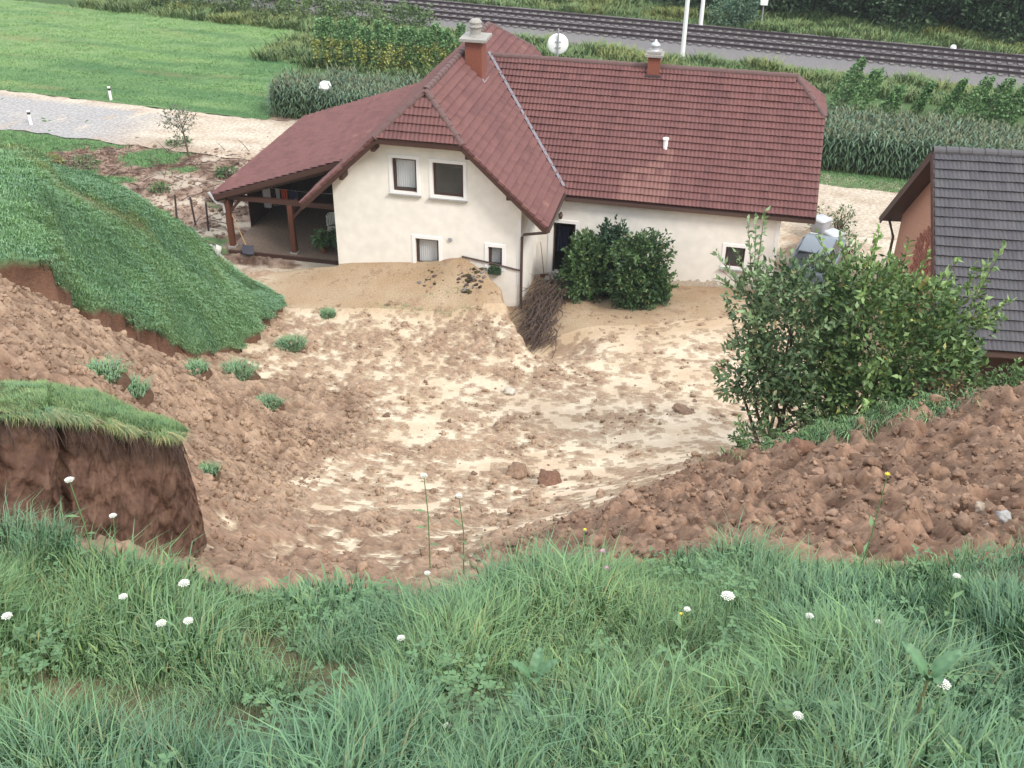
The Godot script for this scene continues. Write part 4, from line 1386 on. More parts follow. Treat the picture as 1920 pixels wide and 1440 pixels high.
	for q in [[-12.0, 0.72], [-9.42, 0.72], [-12.0, -3.6], [-12.0, -7.8]]:
		b = MB.new()
		b.box(Vector3(q[0], 1.15, q[1]), Vector3(0.2, 2.02, 0.2))
		var po := put("post", b.mesh(mats.post_wood), t)
		b = MB.new()
		b.box(Vector3(q[0], 0.14, q[1]), Vector3(0.3, 0.12, 0.3))
		put("base", b.mesh(mats.concrete), po)
		b = MB.new()
		b.beam(Vector3(q[0], 1.55, q[1]), Vector3(q[0] + 0.55, 2.15, q[1]), 0.10, 0.10)
		b.beam(Vector3(q[0], 1.55, q[1] - 0.1), Vector3(q[0], 2.15, q[1] - 0.65), 0.10, 0.10)
		put("brace", b.mesh(mats.dark_wood), po)
	b = MB.new()
	b.beam(Vector3(-12.0, 2.24, 1.0), Vector3(-12.0, 2.24, ZR), 0.16, 0.16)
	put("beam", b.mesh(mats.dark_wood), t)
	b = MB.new()
	b.beam(Vector3(-11.9, 2.24, 0.72), Vector3(GW, 2.24, 0.72), 0.16, 0.18)
	put("beam", b.mesh(mats.dark_wood), t)
	for i in 8:
		b = MB.new()
		var z := 0.85 - i * 1.3
		b.beam(Vector3(-12.55, 2.06, z), Vector3(GW, 4.02, z), 0.10, 0.14)
		put("rafter", b.mesh(mats.dark_wood), t)
	b = MB.new()
	b.tube([Vector3(-12.5, 2.52, 1.12), Vector3(-12.42, 2.36, 1.12), Vector3(-12.3, 2.05, 1.0), Vector3(-12.12, 1.98, 0.86), Vector3(-12.1, 1.62, 0.84)], [0.06, 0.055, 0.05, 0.05, 0.05], 10)
	put("downpipe", b.mesh(mats.zinc), t)
	b = MB.new()
	b.beam(Vector3(-12.50, 2.26, 1.05), Vector3(-12.50, 2.26, ZR), 0.12, 0.1)
	put("gutter", b.mesh(mats.gutter), t)

# ------------------------------------------------------------------ barn
func make_barn() -> void:
	var t := thing("barn", "brick barn with a charcoal tiled roof behind the tall shrubs", "barn", Vector3(12.70, 0, -31.25), -0.12)
	var HD := 4.72      # half the depth to the eaves
	var YE := 2.8
	var YR := 6.95
	var L := 9.0
	var tan_s := (YR - YE) / HD
	var tile := tile_mesh(0.255, 0.36, 2, 0.022)
	var greys := [mats.grey_tile_4, mats.grey_tile_1, mats.grey_tile_0, mats.grey_tile_3, mats.grey_tile_2]
	var tone := func(p: Vector3) -> float: return clampf(0.5 + 0.5 * n_mid.get_noise_2d(p.x * 1.5, p.z * 1.5) + rng.randf_range(-0.3, 0.3), 0.0, 0.99)
	var front := Roof.new(Vector3(0, YE, HD), Vector3.RIGHT, Vector3(0, YR - YE, -HD), L, Vector2(YR - YE, HD).length(), 0.255, 20)
	front.o = Vector3(0, YE, HD)
	# the columns in view come first
	var view := Roof.new(Vector3(0, YE, HD), Vector3.RIGHT, Vector3(0, YR - YE, -HD), 0.255 * 14, Vector2(YR - YE, HD).length(), 0.255, 20)
	lay_tiles(t, view, tile, func(_p: Vector3) -> bool: return true, tone, 300, greys, "roof_tile")
	var far := Roof.new(Vector3(0.255 * 14, YE, HD), Vector3.RIGHT, Vector3(0, YR - YE, -HD), L - 0.255 * 14, Vector2(YR - YE, HD).length(), 0.255, 20)
	lay_tiles(t, far, tile, func(_p: Vector3) -> bool: return true, tone, 0, greys, "roof_tile")
	var back := Roof.new(Vector3(L, YE, -HD), Vector3.LEFT, Vector3(0, YR - YE, HD), L, Vector2(YR - YE, HD).length(), 0.255, 20)
	lay_tiles(t, back, tile, func(_p: Vector3) -> bool: return true, tone, 0, greys, "roof_tile")
	ridge_row(t, Vector3(L, YR + 0.03, 0), Vector3(0, YR + 0.03, 0), 0.13, mats.grey_tile_2)
	var b := MB.new()
	b.slab([Vector3(0, YE, HD), Vector3(L, YE, HD), Vector3(L, YR, 0), Vector3(0, YR, 0)], Vector3(0, -0.14, 0))
	b.slab([Vector3(0, YE, -HD), Vector3(0, YR, 0), Vector3(L, YR, 0), Vector3(L, YE, -HD)], Vector3(0, -0.14, 0))
	put("roof_deck", b.mesh(mats.dark_wood), t)
	for s in [-1.0, 1.0]:
		b = MB.new()
		b.beam(Vector3(-0.02, YR - 0.11, 0), Vector3(-0.02, YE - 0.11, s * HD), 0.04, 0.26)
		put("verge_board", b.mesh(mats.dark_wood), t)
		b = MB.new()
		b.beam(Vector3(-0.05, YE - 0.08, s * (HD + 0.06)), Vector3(L, YE - 0.08, s * (HD + 0.06)), 0.12, 0.10)
		put("gutter", b.mesh(mats.gutter), t)
	b = MB.new()
	b.tube([Vector3(0.3, YE - 0.1, -HD + 0.05), Vector3(0.42, YE - 0.5, -HD + 0.55), Vector3(0.42, -0.2, -HD + 0.55)], [0.05, 0.05, 0.05], 8)
	put("downpipe", b.mesh(mats.gutter), t)
	# walls: gable of brick, the rest of the body behind the eaves
	var wx := 0.55
	var zr := -HD + 0.65
	var zf := HD - 1.3
	b = MB.new()
	wall_panel(b, Vector3(wx, 0, zr), Vector3.BACK, [Vector2(0, -1), Vector2(zf - zr, -1), Vector2(zf - zr, YR - tan_s * zf - 0.16), Vector2(-zr, YR - 0.16), Vector2(0, YR + tan_s * zr - 0.16)], [], 0.25)
	put("wall", b.mesh(mats.brick_mortar), t)
	b = MB.new()
	wall_panel(b, Vector3(wx, 0, zf), Vector3.RIGHT, [Vector2(0, -1), Vector2(L - 1.0, -1), Vector2(L - 1.0, YR - tan_s * zf - 0.2), Vector2(0, YR - tan_s * zf - 0.2)], [], 0.25)
	put("wall", b.mesh(mats.dark_wood), t)
	b = MB.new()
	wall_panel(b, Vector3(L - 0.45, 0, zr), Vector3.LEFT, [Vector2(0, -1), Vector2(L - 1.0, -1), Vector2(L - 1.0, YR + tan_s * zr - 0.2), Vector2(0, YR + tan_s * zr - 0.2)], [], 0.25)
	put("wall", b.mesh(mats.brick_mortar), t)
	# bare bricks stand proud where the render has come off the gable
	var bm := MB.new()
	bm.box(Vector3.ZERO, Vector3(0.04, 0.085, 0.27))
	var brick := bm.mesh()
	var row := 0
	var y := 5.05
	var laid := 0
	while y > 0.6 and laid < 290:
		var half := lerpf(0.15, 1.9, smoothstep(5.1, 3.2, y))
		var z := 0.45 - half + (0.15 if row % 2 else 0.0)
		while z < 0.45 + half * 1.2 and laid < 290:
			if z < zf - 0.2 and rng.randf() < 0.93:
				var o := put("brick", brick, t, mats["brick_%d" % (rng.randi() % 4)])
				o.position = Vector3(wx - 0.012 - rng.randf() * 0.012, y, z)
				laid += 1
			z += 0.30
		y -= 0.135
		row += 1
	for q in [1.0, 4.0, 7.0]:
		b = MB.new()
		b.box(Vector3(q, 1.0, HD - 0.5), Vector3(0.18, 3.6, 0.18))
		put("post", b.mesh(mat("red_wood", Color(0.16, 0.025, 0.02), 0.7)), t)

# ------------------------------------------------------------------ leafy plants
func leaf_cloud(b: MB, centre: Vector3, radius: Vector3, count: int, size: float, cols: Array, lumps: float, hollow := 0.45, nseed := 1, up := 0.35) -> void:
	var fnl := FastNoiseLite.new()
	fnl.seed = nseed
	fnl.frequency = lumps
	var made := 0
	var tries := 0
	while made < count and tries < count * 6:
		tries += 1
		var d := Vector3(rng.randfn(), rng.randfn(), rng.randfn()).normalized()
		var r := pow(rng.randf(), 0.42)
		if r < hollow and rng.randf() < 0.85:
			continue
		var p := d * radius
		var bulge := 1.0 + 0.42 * fnl.get_noise_3dv(p) + 0.22 * fnl.get_noise_3dv(p * 2.7)
		p *= r * bulge
		if fnl.get_noise_3dv(p * 1.9 + Vector3(9, 3, 5)) < -0.05:
			continue
		var out := (d * 0.8 + Vector3(rng.randfn(), rng.randfn() - 0.1, rng.randfn()) * 0.55 + Vector3.UP * up).normalized()
		var side := out.cross(Vector3(rng.randfn(), rng.randfn() + 0.8, rng.randfn())).normalized()
		var l := size * rng.randf_range(0.6, 1.3)
		var tint := 0.5 + 0.9 * fnl.get_noise_3dv(p * 0.9 + Vector3(20, 0, 0)) + rng.randf_range(-0.35, 0.35)
		var col: Color = cols[0].lerp(cols[1], clampf(tint, 0.0, 1.0))
		if cols.size() > 2 and rng.randf() < 0.05:
			col = cols[2]
		b.leaf(centre + p, out, side, l, l * 0.5, col)
		made += 1

func shrub(called: String, label: String, category: String, at: Vector3, clouds: Array, count: int, size: float, cols: Array, lumps: float, nseed: int, shoots := 0, shoot_len := 0.8) -> Node3D:
	var t := thing(called, label, category, at)
	var b := MB.new()
	var total := 0.0
	for q in clouds:
		total += q[1].x * q[1].y * q[1].z
	for q in clouds:
		leaf_cloud(b, q[0], q[1], int(count * q[1].x * q[1].y * q[1].z / total), size, cols, lumps, 0.45, nseed)
	var tw := MB.new()
	for i in shoots:
		var q: Array = clouds[rng.randi() % clouds.size()]
		var d := Vector3(rng.randfn(), absf(rng.randfn()) * 0.9 + 0.25, rng.randfn()).normalized()
		var p0: Vector3 = q[0] + d * q[1] * 0.75
		var dirn := (d + Vector3.UP * 0.45).normalized()
		var l := shoot_len * rng.randf_range(0.6, 1.2)
		tw.tube([p0, p0 + dirn * l * 0.5, p0 + dirn * l + Vector3(0, -0.08, 0) * l], [0.012, 0.009, 0.004], 4)
		for k in 26:
			var f := k / 26.0
			var lp := p0 + dirn * l * f
			var out := (dirn + Vector3(rng.randfn(), rng.randfn(), rng.randfn()) * 0.8).normalized()
			b.leaf(lp, out, out.cross(Vector3(rng.randfn(), rng.randfn(), rng.randfn())).normalized(), size * rng.randf_range(0.7, 1.2), size * 0.5, cols[1] * rng.randf_range(0.9, 1.25))
	for i in 9:
		var q: Array = clouds[i % clouds.size()]
		var a := rng.randf() * TAU
		var root := Vector3(cos(a), 0, sin(a)) * rng.randf() * 0.35
		var e: Vector3 = q[0] + Vector3(rng.randfn(), rng.randfn(), rng.randfn()) * q[1] * 0.3
		tw.tube([root + Vector3(0, -0.4, 0), root.lerp(e, 0.5) + Vector3(rng.randfn(), 0, rng.randfn()) * 0.1, e], [0.05, 0.035, 0.015], 6)
	put("leaves", b.mesh(mats.leaves), t)
	put("stems", tw.mesh(mats.bark), t)
	return t

func make_shrubs() -> void:
	var laurel := [Color(0.022, 0.052, 0.024), Color(0.080, 0.150, 0.050), Color(0.17, 0.19, 0.055)]
	shrub("laurel_bush", "dark rounded evergreen bush beside the house doorway", "bush", from_house(Vector3(2.2, 0.15, 1.35)), [[Vector3(0, 1.0, 0), Vector3(0.9, 1.2, 0.9)], [Vector3(-0.35, 0.5, 0.25), Vector3(0.75, 0.65, 0.75)]], 7000, 0.16, laurel, 1.0, 5, 26, 0.45)
	shrub("laurel_bush", "larger glossy evergreen bush under the eaves, nearer the small barn-side window", "bush", from_house(Vector3(4.05, 0.2, 1.75)), [[Vector3(0, 1.25, 0), Vector3(1.12, 1.4, 1.05)], [Vector3(0.1, 0.6, 0.3), Vector3(1.15, 0.75, 0.9)]], 9500, 0.16, laurel, 0.9, 9, 34, 0.5)
	shrub("laurel_bush", "narrow dark evergreen top between the two rounded bushes", "bush", from_house(Vector3(3.0, 0.15, 1.0)), [[Vector3(0, 1.15, 0), Vector3(0.75, 1.45, 0.7)]], 3400, 0.16, [Color(0.015, 0.04, 0.022), Color(0.045, 0.095, 0.045)], 1.1, 14)
	var grey := [Color(0.050, 0.100, 0.042), Color(0.16, 0.245, 0.112), Color(0.22, 0.21, 0.10)]
	var bright := [Color(0.050, 0.108, 0.034), Color(0.175, 0.275, 0.09), Color(0.30, 0.30, 0.09)]
	shrub("tall_shrub", "tall grey green shrub leaning over the mud, reaching toward the house corner", "shrub", Vector3(5.75, 4.7, -19.0), [[Vector3(0.1, 2.5, 0), Vector3(1.2, 2.0, 1.2)], [Vector3(-0.85, 2.0, 0.4), Vector3(0.8, 0.75, 0.7)], [Vector3(0.5, 0.5, 0.7), Vector3(0.5, 0.8, 0.6)], [Vector3(-1.0, 3.6, 0.2), Vector3(0.5, 0.7, 0.5)]], 8000, 0.145, grey, 0.75, 21, 34, 1.2)
	shrub("tall_shrub", "broad bright green shrub in front of the charcoal roof", "shrub", Vector3(7.75, 4.95, -18.9), [[Vector3(-0.2, 2.1, 0), Vector3(1.75, 2.05, 1.4)], [Vector3(0.75, 2.0, 0.1), Vector3(1.05, 1.3, 1.0)], [Vector3(-0.6, 1.1, 0.6), Vector3(1.3, 1.2, 0.9)], [Vector3(-0.9, 3.5, 0.2), Vector3(0.9, 0.8, 0.7)], [Vector3(1.3, 2.9, 0.0), Vector3(0.6, 0.7, 0.5)]], 12500, 0.15, bright, 0.7, 25, 48, 1.0)
	shrub("bramble", "low reddish tangle at the foot of the bright shrub", "undergrowth", Vector3(8.6, 6.3, -17.6), [[Vector3(0, 0.35, 0), Vector3(0.8, 0.5, 0.5)]], 1100, 0.10, [Color(0.06, 0.09, 0.04), Color(0.17, 0.13, 0.07), Color(0.30, 0.10, 0.06)], 1.4, 29, 8, 0.4)
	shrub("bramble", "green weeds under the eave of the brick barn", "undergrowth", Vector3(9.7, 6.9, -17.4), [[Vector3(0, 0.25, 0), Vector3(0.9, 0.4, 0.5)]], 1300, 0.09, [Color(0.05, 0.10, 0.035), Color(0.14, 0.23, 0.08)], 1.4, 33, 8, 0.3)
	shrub("bramble", "dark leafy trailing branch lying on the pale mud", "undergrowth", Vector3(4.95, 5.75, -17.3), [[Vector3(0, 0.15, 0), Vector3(0.6, 0.3, 0.45)]], 600, 0.10, [Color(0.03, 0.07, 0.025), Color(0.12, 0.20, 0.07)], 1.4, 37, 5, 0.4)

func clod_mesh(nseed: float) -> ArrayMesh:
	var b := MB.new()
	var rows := []
	var cols := []
	for i in 7:
		var th := PI * i / 6.0
		var r := []
		var cc := []
		for j in 10:
			var ph := TAU * j / 9.0
			var d := Vector3(sin(th) * cos(ph), cos(th) * 0.75, sin(th) * sin(ph))
			r.append(d * (1.0 + 0.95 * n_fine.get_noise_3d(d.x * 0.4 + nseed, d.y * 0.4, d.z * 0.4)))
			cc.append(Color.WHITE)
		rows.append(r)
		cols.append(cc)
	b.sheet(rows, cols)
	for i in b.n.size():
		if i < 10 or i >= 60:
			b.n[i] = b.v[i].normalized()
	return b.mesh(mats.soil)

func make_clods() -> void:
	var kinds := [clod_mesh(3.0), clod_mesh(17.0), clod_mesh(41.0)]
	for area in 3:
		var places := [[], [], []]
		var colors := [[], [], []]
		var want: int = [9000, 4200, 9000][area]
		var tries := 0
		while want > 0 and tries < 200000:
			tries += 1
			var p: Vector3
			if area == 0:
				p = Vector3(rng.randf_range(-0.2, 11.0), 0, rng.randf_range(-18.5, -7.5))
			elif area == 1:
				p = Vector3(rng.randf_range(-9.5, 7.5), 0, rng.randf_range(-33.0, -9.0))
			else:
				p = Vector3(rng.randf_range(-24.0, -8.5), 0, rng.randf_range(-50.0, -30.0)) if rng.randf() < 0.5 else Vector3(rng.randf_range(-11.0, -4.0), 0, rng.randf_range(-22.0, -9.0))
			p.y = ground_at(p.x, p.z, true)
			if area == 0 and out_pile < 0.5:
				continue
			if area == 1 and (out_pile > 0.4 or (out_silt > 0.5 and rng.randf() < 0.93) or n_mid.get_noise_2d(p.x * 0.6 + 20.0, p.z * 0.6) < -0.05):
				continue
			if area == 2 and (in_house(p.x, p.z).x > -13.0 and p.z < -33.0 or out_color.g > out_color.r):
				continue
			var sc := 0.016 + 0.06 * pow(rng.randf(), 4.0) + (0.02 if area == 2 and p.z < -30.0 else 0.0)
			if area == 0:
				sc = 0.011 + 0.035 * pow(rng.randf(), 3.0) + (rng.randf_range(0.02, 0.08) if rng.randf() < 0.02 else 0.0)
			var k := rng.randi() % 3
			places[k].append(Transform3D(Basis.from_euler(Vector3(rng.randf() * 3.0, rng.randf() * TAU, rng.randf() * 3.0)).scaled(Vector3(sc * rng.randf_range(0.8, 1.5), sc, sc * rng.randf_range(0.8, 1.4))), p + Vector3(0, sc * 0.3, 0)))
			var c := out_color
			if out_silt > 0.5:
				c = Color(0.27, 0.175, 0.125)
			var dry := rng.randf()
			colors[k].append((c * rng.randf_range(0.8, 1.12)).lerp(Color(0.42, 0.30, 0.23), 0.5 * dry * dry))
			want -= 1
		if area == 1:   # rubble and dark stones stuck in the smooth heap before the gable
			for i in 150:
				var c: Vector3 = [Vector3(-1.54, 0, -32.67), Vector3(-0.99, 0, -33.2), Vector3(-2.8, 0, -33.5), Vector3(-1.54, 0, -32.67)][i % 4]
				var p := c + Vector3(rng.randfn() * 0.24, 0, rng.randfn() * 0.32)
				p.y = ground_at(p.x, p.z)
				var sc := 0.015 + 0.075 * pow(rng.randf(), 3.0)
				places[i % 3].append(Transform3D(Basis.from_euler(Vector3(rng.randf(), rng.randf() * TAU, rng.randf())).scaled(Vector3(sc * 1.3, sc, sc)), p))
				colors[i % 3].append([Color(0.05, 0.035, 0.025), Color(0.14, 0.10, 0.085), Color(0.26, 0.24, 0.24), Color(0.10, 0.085, 0.04)][rng.randi() % 4])
		for k in 3:
			stuff("soil_crumbs", kinds[k], places[k], colors[k], ["crumbled earth strewn over the fresh brown heap", "crumbled earth strewn over the churned mud", "crumbled earth strewn over the bare slope and the wrecked garden"][area] + [", rounded lumps", ", angular lumps", ", flat lumps"][k], "soil")

func tuft(label: String, x: float, z: float, size: float) -> void:
	var t := thing("grass_tuft", label, "grass tuft", Vector3(x, ground_at(x, z), z), rng.randf() * TAU, "tufts of turf carried down by the slide")
	var b := MB.new()
	b.lathe(Vector3(0, -0.25, 0), [Vector2(0.62, 0), Vector2(0.55, 0.2), Vector2(0.40, 0.3), Vector2(0.0, 0.36)], 12, Color(0.13, 0.075, 0.05))
	for i in b.v.size():
		b.v[i] *= Vector3(size, size * 0.8, size) * (1.0 + 0.25 * n_fine.get_noise_2d(b.v[i].x * 2.0 + x, b.v[i].z * 2.0))
	put("sod", b.mesh(mats.soil), t)
	b = MB.new()
	for i in int(900 * size):
		var a := rng.randf() * TAU
		var r := sqrt(rng.randf()) * 0.56 * size
		r *= 0.7 + 0.45 * n_fine.get_noise_2d(cos(a) * 0.5 + x * 3.0, sin(a) * 0.5 + z * 3.0) + 0.3 * absf(cos(a + x))
		var root := Vector3(cos(a) * r, 0.09 * size * maxf(0.0, 1.0 - r / (0.62 * size)) * 1.2, sin(a) * r)
		var dirn := (Vector3(cos(a), 0, sin(a)) * (0.35 + r) + Vector3(rng.randfn(), 0, rng.randfn()) * 0.4)
		var hgt := rng.randf_range(0.08, 0.22) * (0.6 + 0.5 * size)
		var sa := rng.randf() * TAU
		b.blade(root, Vector3(cos(sa), 0, sin(sa)), root + Vector3.UP * hgt * 0.7 + dirn * hgt * 0.3, root + Vector3.UP * hgt * 0.75 + dirn * hgt, 0.014, GREENS[rng.randi() % GREENS.size()] * rng.randf_range(0.9, 1.3))
	put("blades", b.mesh(mats.grass), t)

func make_tufts() -> void:
	tuft("bright green grass tuft standing highest on the bare slope below the spur", -6.65, -14.55, 0.75)
	tuft("flatter green tuft just behind the tallest tuft below the spur", -6.78, -15.81, 0.70)
	tuft("large tuft of turf stranded at the nose of the green spur", -7.64, -24.85, 1.15)
	tuft("small dark green tuft in front of the one at the spur nose", -7.07, -20.31, 0.55)
	tuft("green double tuft lying in the pale mud near the porch corner", -6.85, -28.39, 0.95)
	tuft("small tuft below the spur edge on brown soil", -8.25, -23.60, 0.45)
	tuft("lone green tuft out in the churned mud", -6.18, -22.67, 0.62)
	tuft("thin green tuft on the lip of the mud heap before the gable", -6.09, -30.91, 0.55)
	tuft("low scrap of turf on the mud at the foot of the earth scarp", -5.25, -14.69, 0.40)
	# turf that slumped onto the brown heap, and green smears on the mud crest
	var kind := clump(18, 0.22, 0.13, 0.014, Vector3(-0.5, 0, 0.6), GREENS, 1.2)
	var places := []
	var colors := []
	for i in 1300:
		var p := Vector3(6.35, 0, -15.9) + Vector3(rng.randfn() * 0.75, 0, rng.randfn() * 0.5)
		if n_mid.get_noise_2d(p.x * 1.1 + 4.0, p.z * 1.1) < -0.12:
			continue
		p.y = ground_at(p.x, p.z) + 0.02
		var sc := rng.randf_range(0.7, 1.1)
		places.append(Transform3D(Basis(Vector3.UP, rng.randf_range(-0.6, 0.6)).scaled(Vector3(sc, sc, sc)), p))
		colors.append(Color(1.05, 1.05, 0.9) * rng.randf_range(0.8, 1.15))
	for i in 200:   # green smears left on the heap before the gable
		var c: Vector3 = [Vector3(-2.2, 0, -32.4), Vector3(-1.75, 0, -31.35), Vector3(-3.1, 0, -31.45), Vector3(-4.2, 0, -31.6)][i % 4]
		var p := c + Vector3(rng.randfn() * 0.4, 0, rng.randfn() * 0.12)
		p.y = ground_at(p.x, p.z) - 0.03
		var sc := rng.randf_range(0.25, 0.5)
		places.append(Transform3D(Basis(Vector3.UP, rng.randf() * TAU).scaled(Vector3(sc, sc, sc)), p))
		colors.append(Color(1.15, 1.1, 0.9) * rng.randf_range(0.8, 1.1))
	stuff("slumped_turf", kind, places, colors, "scraps of turf slumped on the brown soil and the mud heap", "turf")

# ------------------------------------------------------------------ meadow flowers and broad leaves in the foreground
func flower(label: String, p: Vector3, kind: int, height: float, size: float) -> void:
	var t := thing("meadow_flower", label, "flower", p, rng.randf() * TAU, "meadow flowers on the foreground bank")
	var top := Vector3(rng.randf_range(-0.04, 0.04), height, rng.randf_range(-0.04, 0.04))
	var b := MB.new()
	b.tube([Vector3(0, -0.05, 0), top * 0.55 + Vector3(0.012, 0, 0), top], [0.0035, 0.003, 0.0022], 5, Color(0.13, 0.22, 0.09))
	for i in 3:
		var a := rng.randf() * TAU
		var d := Vector3(cos(a), 0.5, sin(a)).normalized()
		b.leaf(top * (0.2 + 0.2 * i), d, d.cross(Vector3.UP).normalized(), 0.07, 0.02, Color(0.12, 0.21, 0.09))
	put("stem", b.mesh(mats.leaves), t)
	b = MB.new()
	var white := Color(0.80, 0.80, 0.73)
	if kind == 1:
		white = Color(0.75, 0.60, 0.06)
	elif kind == 2:
		white = Color(0.55, 0.30, 0.45)
	if kind == 0:   # an umbel: many tiny florets on spokes
		for i in 46:
			var r := sqrt((i + 0.5) / 46.0)
			var a := i * 2.39996
			var q := top + Vector3(cos(a) * r * size, 0.012 + size * 0.35 * (1.0 - r * r), sin(a) * r * size)
			b.tube([top, q], [0.0008, 0.0008], 3, Color(0.2, 0.28, 0.13), false)
			for k in 5:
				var f := TAU * k / 5.0 + a
				var d := Vector3(cos(f), 0.25, sin(f)).normalized()
				b.leaf(q, d, d.cross(Vector3.UP).normalized(), size * 0.16, size * 0.15, white * rng.randf_range(0.9, 1.0))
	else:
		for k in 14:
			var f := TAU * k / 14.0
			var d := Vector3(cos(f), 0.5 + 0.5 * (k % 2), sin(f)).normalized()
			b.leaf(top, d, d.cross(Vector3.UP).normalized(), size, size * 0.45, white)
	put("head", b.mesh(mats.leaves), t)

func dock(label: String, p: Vector3, n: int, size: float) -> void:
	var t := thing("dock_plant", label, "plant", p, rng.randf() * TAU)
	for i in n:
		var a := TAU * i / n + rng.randf() * 0.6
		var b := MB.new()
		var rows := []
		var cols := []
		for k in 9:
			var f := k / 8.0
			var w := size * 0.21 * sin(PI * pow(f, 0.7)) + 0.004
			var y := 0.08 + size * 1.5 * f - size * 0.6 * f * f
			var r := []
			var cc := []
			for m in 5:
				var sd := (m - 2) / 2.0
				r.append(Vector3(f * size, y + absf(sd) * w * 0.35 + 0.006 * sin(f * 22.0 + m), sd * w))
				cc.append(Color(0.085, 0.175, 0.085) * (1.25 if m == 2 else 1.0))
			rows.append(r)
			cols.append(cc)
		b.sheet(rows, cols)
		b.tube([Vector3(0, -0.08, 0), Vector3(0.0, 0.12, 0)], [0.006, 0.004], 5, Color(0.2, 0.2, 0.1))
		var o := put("leaf", b.mesh(mats.leaves), t)
		o.rotation.y = a

func make_flowers() -> void:
	flower("largest white umbel flower, alone right of the bank middle", Vector3(0.902, 14.763, -3.226), 0, 0.28, 0.027)
	flower("white umbel flower leaning over the bank, left of the bare patch", Vector3(-1.330, 14.677, -3.291), 0, 0.30, 0.023)
	flower("white umbel beside its twin above the bare patch", Vector3(-1.230, 14.856, -2.954), 0, 0.26, 0.019)
	flower("rounder white umbel below its twin above the bare patch", Vector3(-1.284, 14.913, -2.876), 0, 0.24, 0.019)
	flower("pair of tiny white blossoms in the middle of the bank", Vector3(-0.390, 14.771, -3.025), 0, 0.22, 0.016)
	flower("white flower head low on the right, near the bottom edge", Vector3(0.828, 15.322, -2.199), 0, 0.20, 0.016)
	flower("white umbel on a tall stalk before the earth scarp", Vector3(-1.834, 14.847, -3.555), 0, 0.45, 0.020)
	flower("smaller white umbel before the foot of the earth scarp", Vector3(-1.701, 14.810, -3.509), 0, 0.36, 0.016)
	flower("white umbel standing up against the mud, left one of two", Vector3(-0.398, 14.486, -4.030), 0, 0.50, 0.017)
	flower("white umbel standing up against the mud, right one of two", Vector3(-0.228, 14.476, -3.993), 0, 0.44, 0.016)
	flower("pale umbel half hidden under the lip, in the bank middle", Vector3(-0.350, 14.484, -3.683), 0, 0.26, 0.014)
	flower("small white flower up the bank left of the largest umbel", Vector3(0.681, 14.780, -3.178), 0, 0.24, 0.014)
	flower("white flower at the bottom of the bank, alone", Vector3(-0.219, 15.182, -2.290), 0, 0.16, 0.011)
	flower("small white flower in long grass, upper right of the bank", Vector3(1.156, 14.926, -2.984), 0, 0.24, 0.016)
	flower("small white flower near the right edge of the bank", Vector3(1.365, 15.010, -2.894), 0, 0.24, 0.012)
	flower("white blossom spray low in the right corner", Vector3(1.248, 15.506, -2.108), 0, 0.22, 0.020)
	flower("pale flower on the lip at the right end of the bank", Vector3(1.663, 15.108, -2.965), 0, 0.24, 0.014)
	flower("yellow flower on a thin stalk against the brown soil heap", Vector3(1.580, 14.590, -3.675), 1, 0.75, 0.016)
	flower("yellow flower at the lip beside the brown heap", Vector3(0.339, 14.433, -3.986), 1, 0.30, 0.012)
	flower("pink clover head at the lip in the bank middle", Vector3(0.461, 14.455, -3.873), 2, 0.26, 0.017)
	flower("second pink clover head just below the first", Vector3(0.455, 14.522, -3.672), 2, 0.24, 0.016)
	flower("tiny yellow flower in the grass right of the middle", Vector3(0.726, 14.859, -3.065), 1, 0.20, 0.009)
	flower("pale faded umbel on the far left of the bank", Vector3(-1.500, 14.843, -3.051), 0, 0.28, 0.017)
	flower("white umbel at the left edge of the bank", Vector3(-1.780, 15.035, -2.779), 0, 0.26, 0.019)
	dock("broad leaved dock plant right of the bank middle", Vector3(0.091, 15.081, -2.648), 4, 0.09)
	dock("upright dock leaves low on the right of the bank", Vector3(1.223, 15.617, -2.180), 3, 0.10)
	rock("stone", "rounded grey stone at the outer edge of the brown heap", "stone", 5.24, -8.86, Vector3(.09, .05, .07), Color(0.46, 0.45, 0.44))
	rock("stone", "grey stone just left of the rounded one on the heap", "stone", 5.07, -8.74, Vector3(.08, .05, .065), Color(0.40, 0.38, 0.37))
	rock("stone", "light tan stone higher up the brown heap", "stone", 5.39, -9.59, Vector3(.11, .05, .07), Color(0.48, 0.38, 0.30))
	rock("stone", "small pale stone in the churned mud near the hollow", "stone", -0.07, -25.30, Vector3(.20, .12, .16), Color(0.70, 0.62, 0.52))
	rock("soil_clod", "rounded brown clod ringed by pale silt, larger of a pair", "clod", 0.83, -18.28, Vector3(.36,.14,.28), Color(0.235, 0.13, 0.09), "large clods in the slide")
	rock("soil_clod", "rounded brown clod ringed by pale silt, smaller of a pair", "clod", 0.14, -18.90, Vector3(.28,.14,.22), Color(0.33, 0.215, 0.15), "large clods in the slide")
	rock("soil_clod", "dark wet clod beside the silt pool below the shrub", "clod", 4.51, -23.16, Vector3(.36,.10,.2), Color(0.33, 0.215, 0.15), "large clods in the slide")
	rock("soil_clod", "brown clod with an undercut edge on the heap crest", "clod", 4.87, -14.72, Vector3(.28,.18,.24), Color(0.235, 0.13, 0.09), "large clods in the slide")

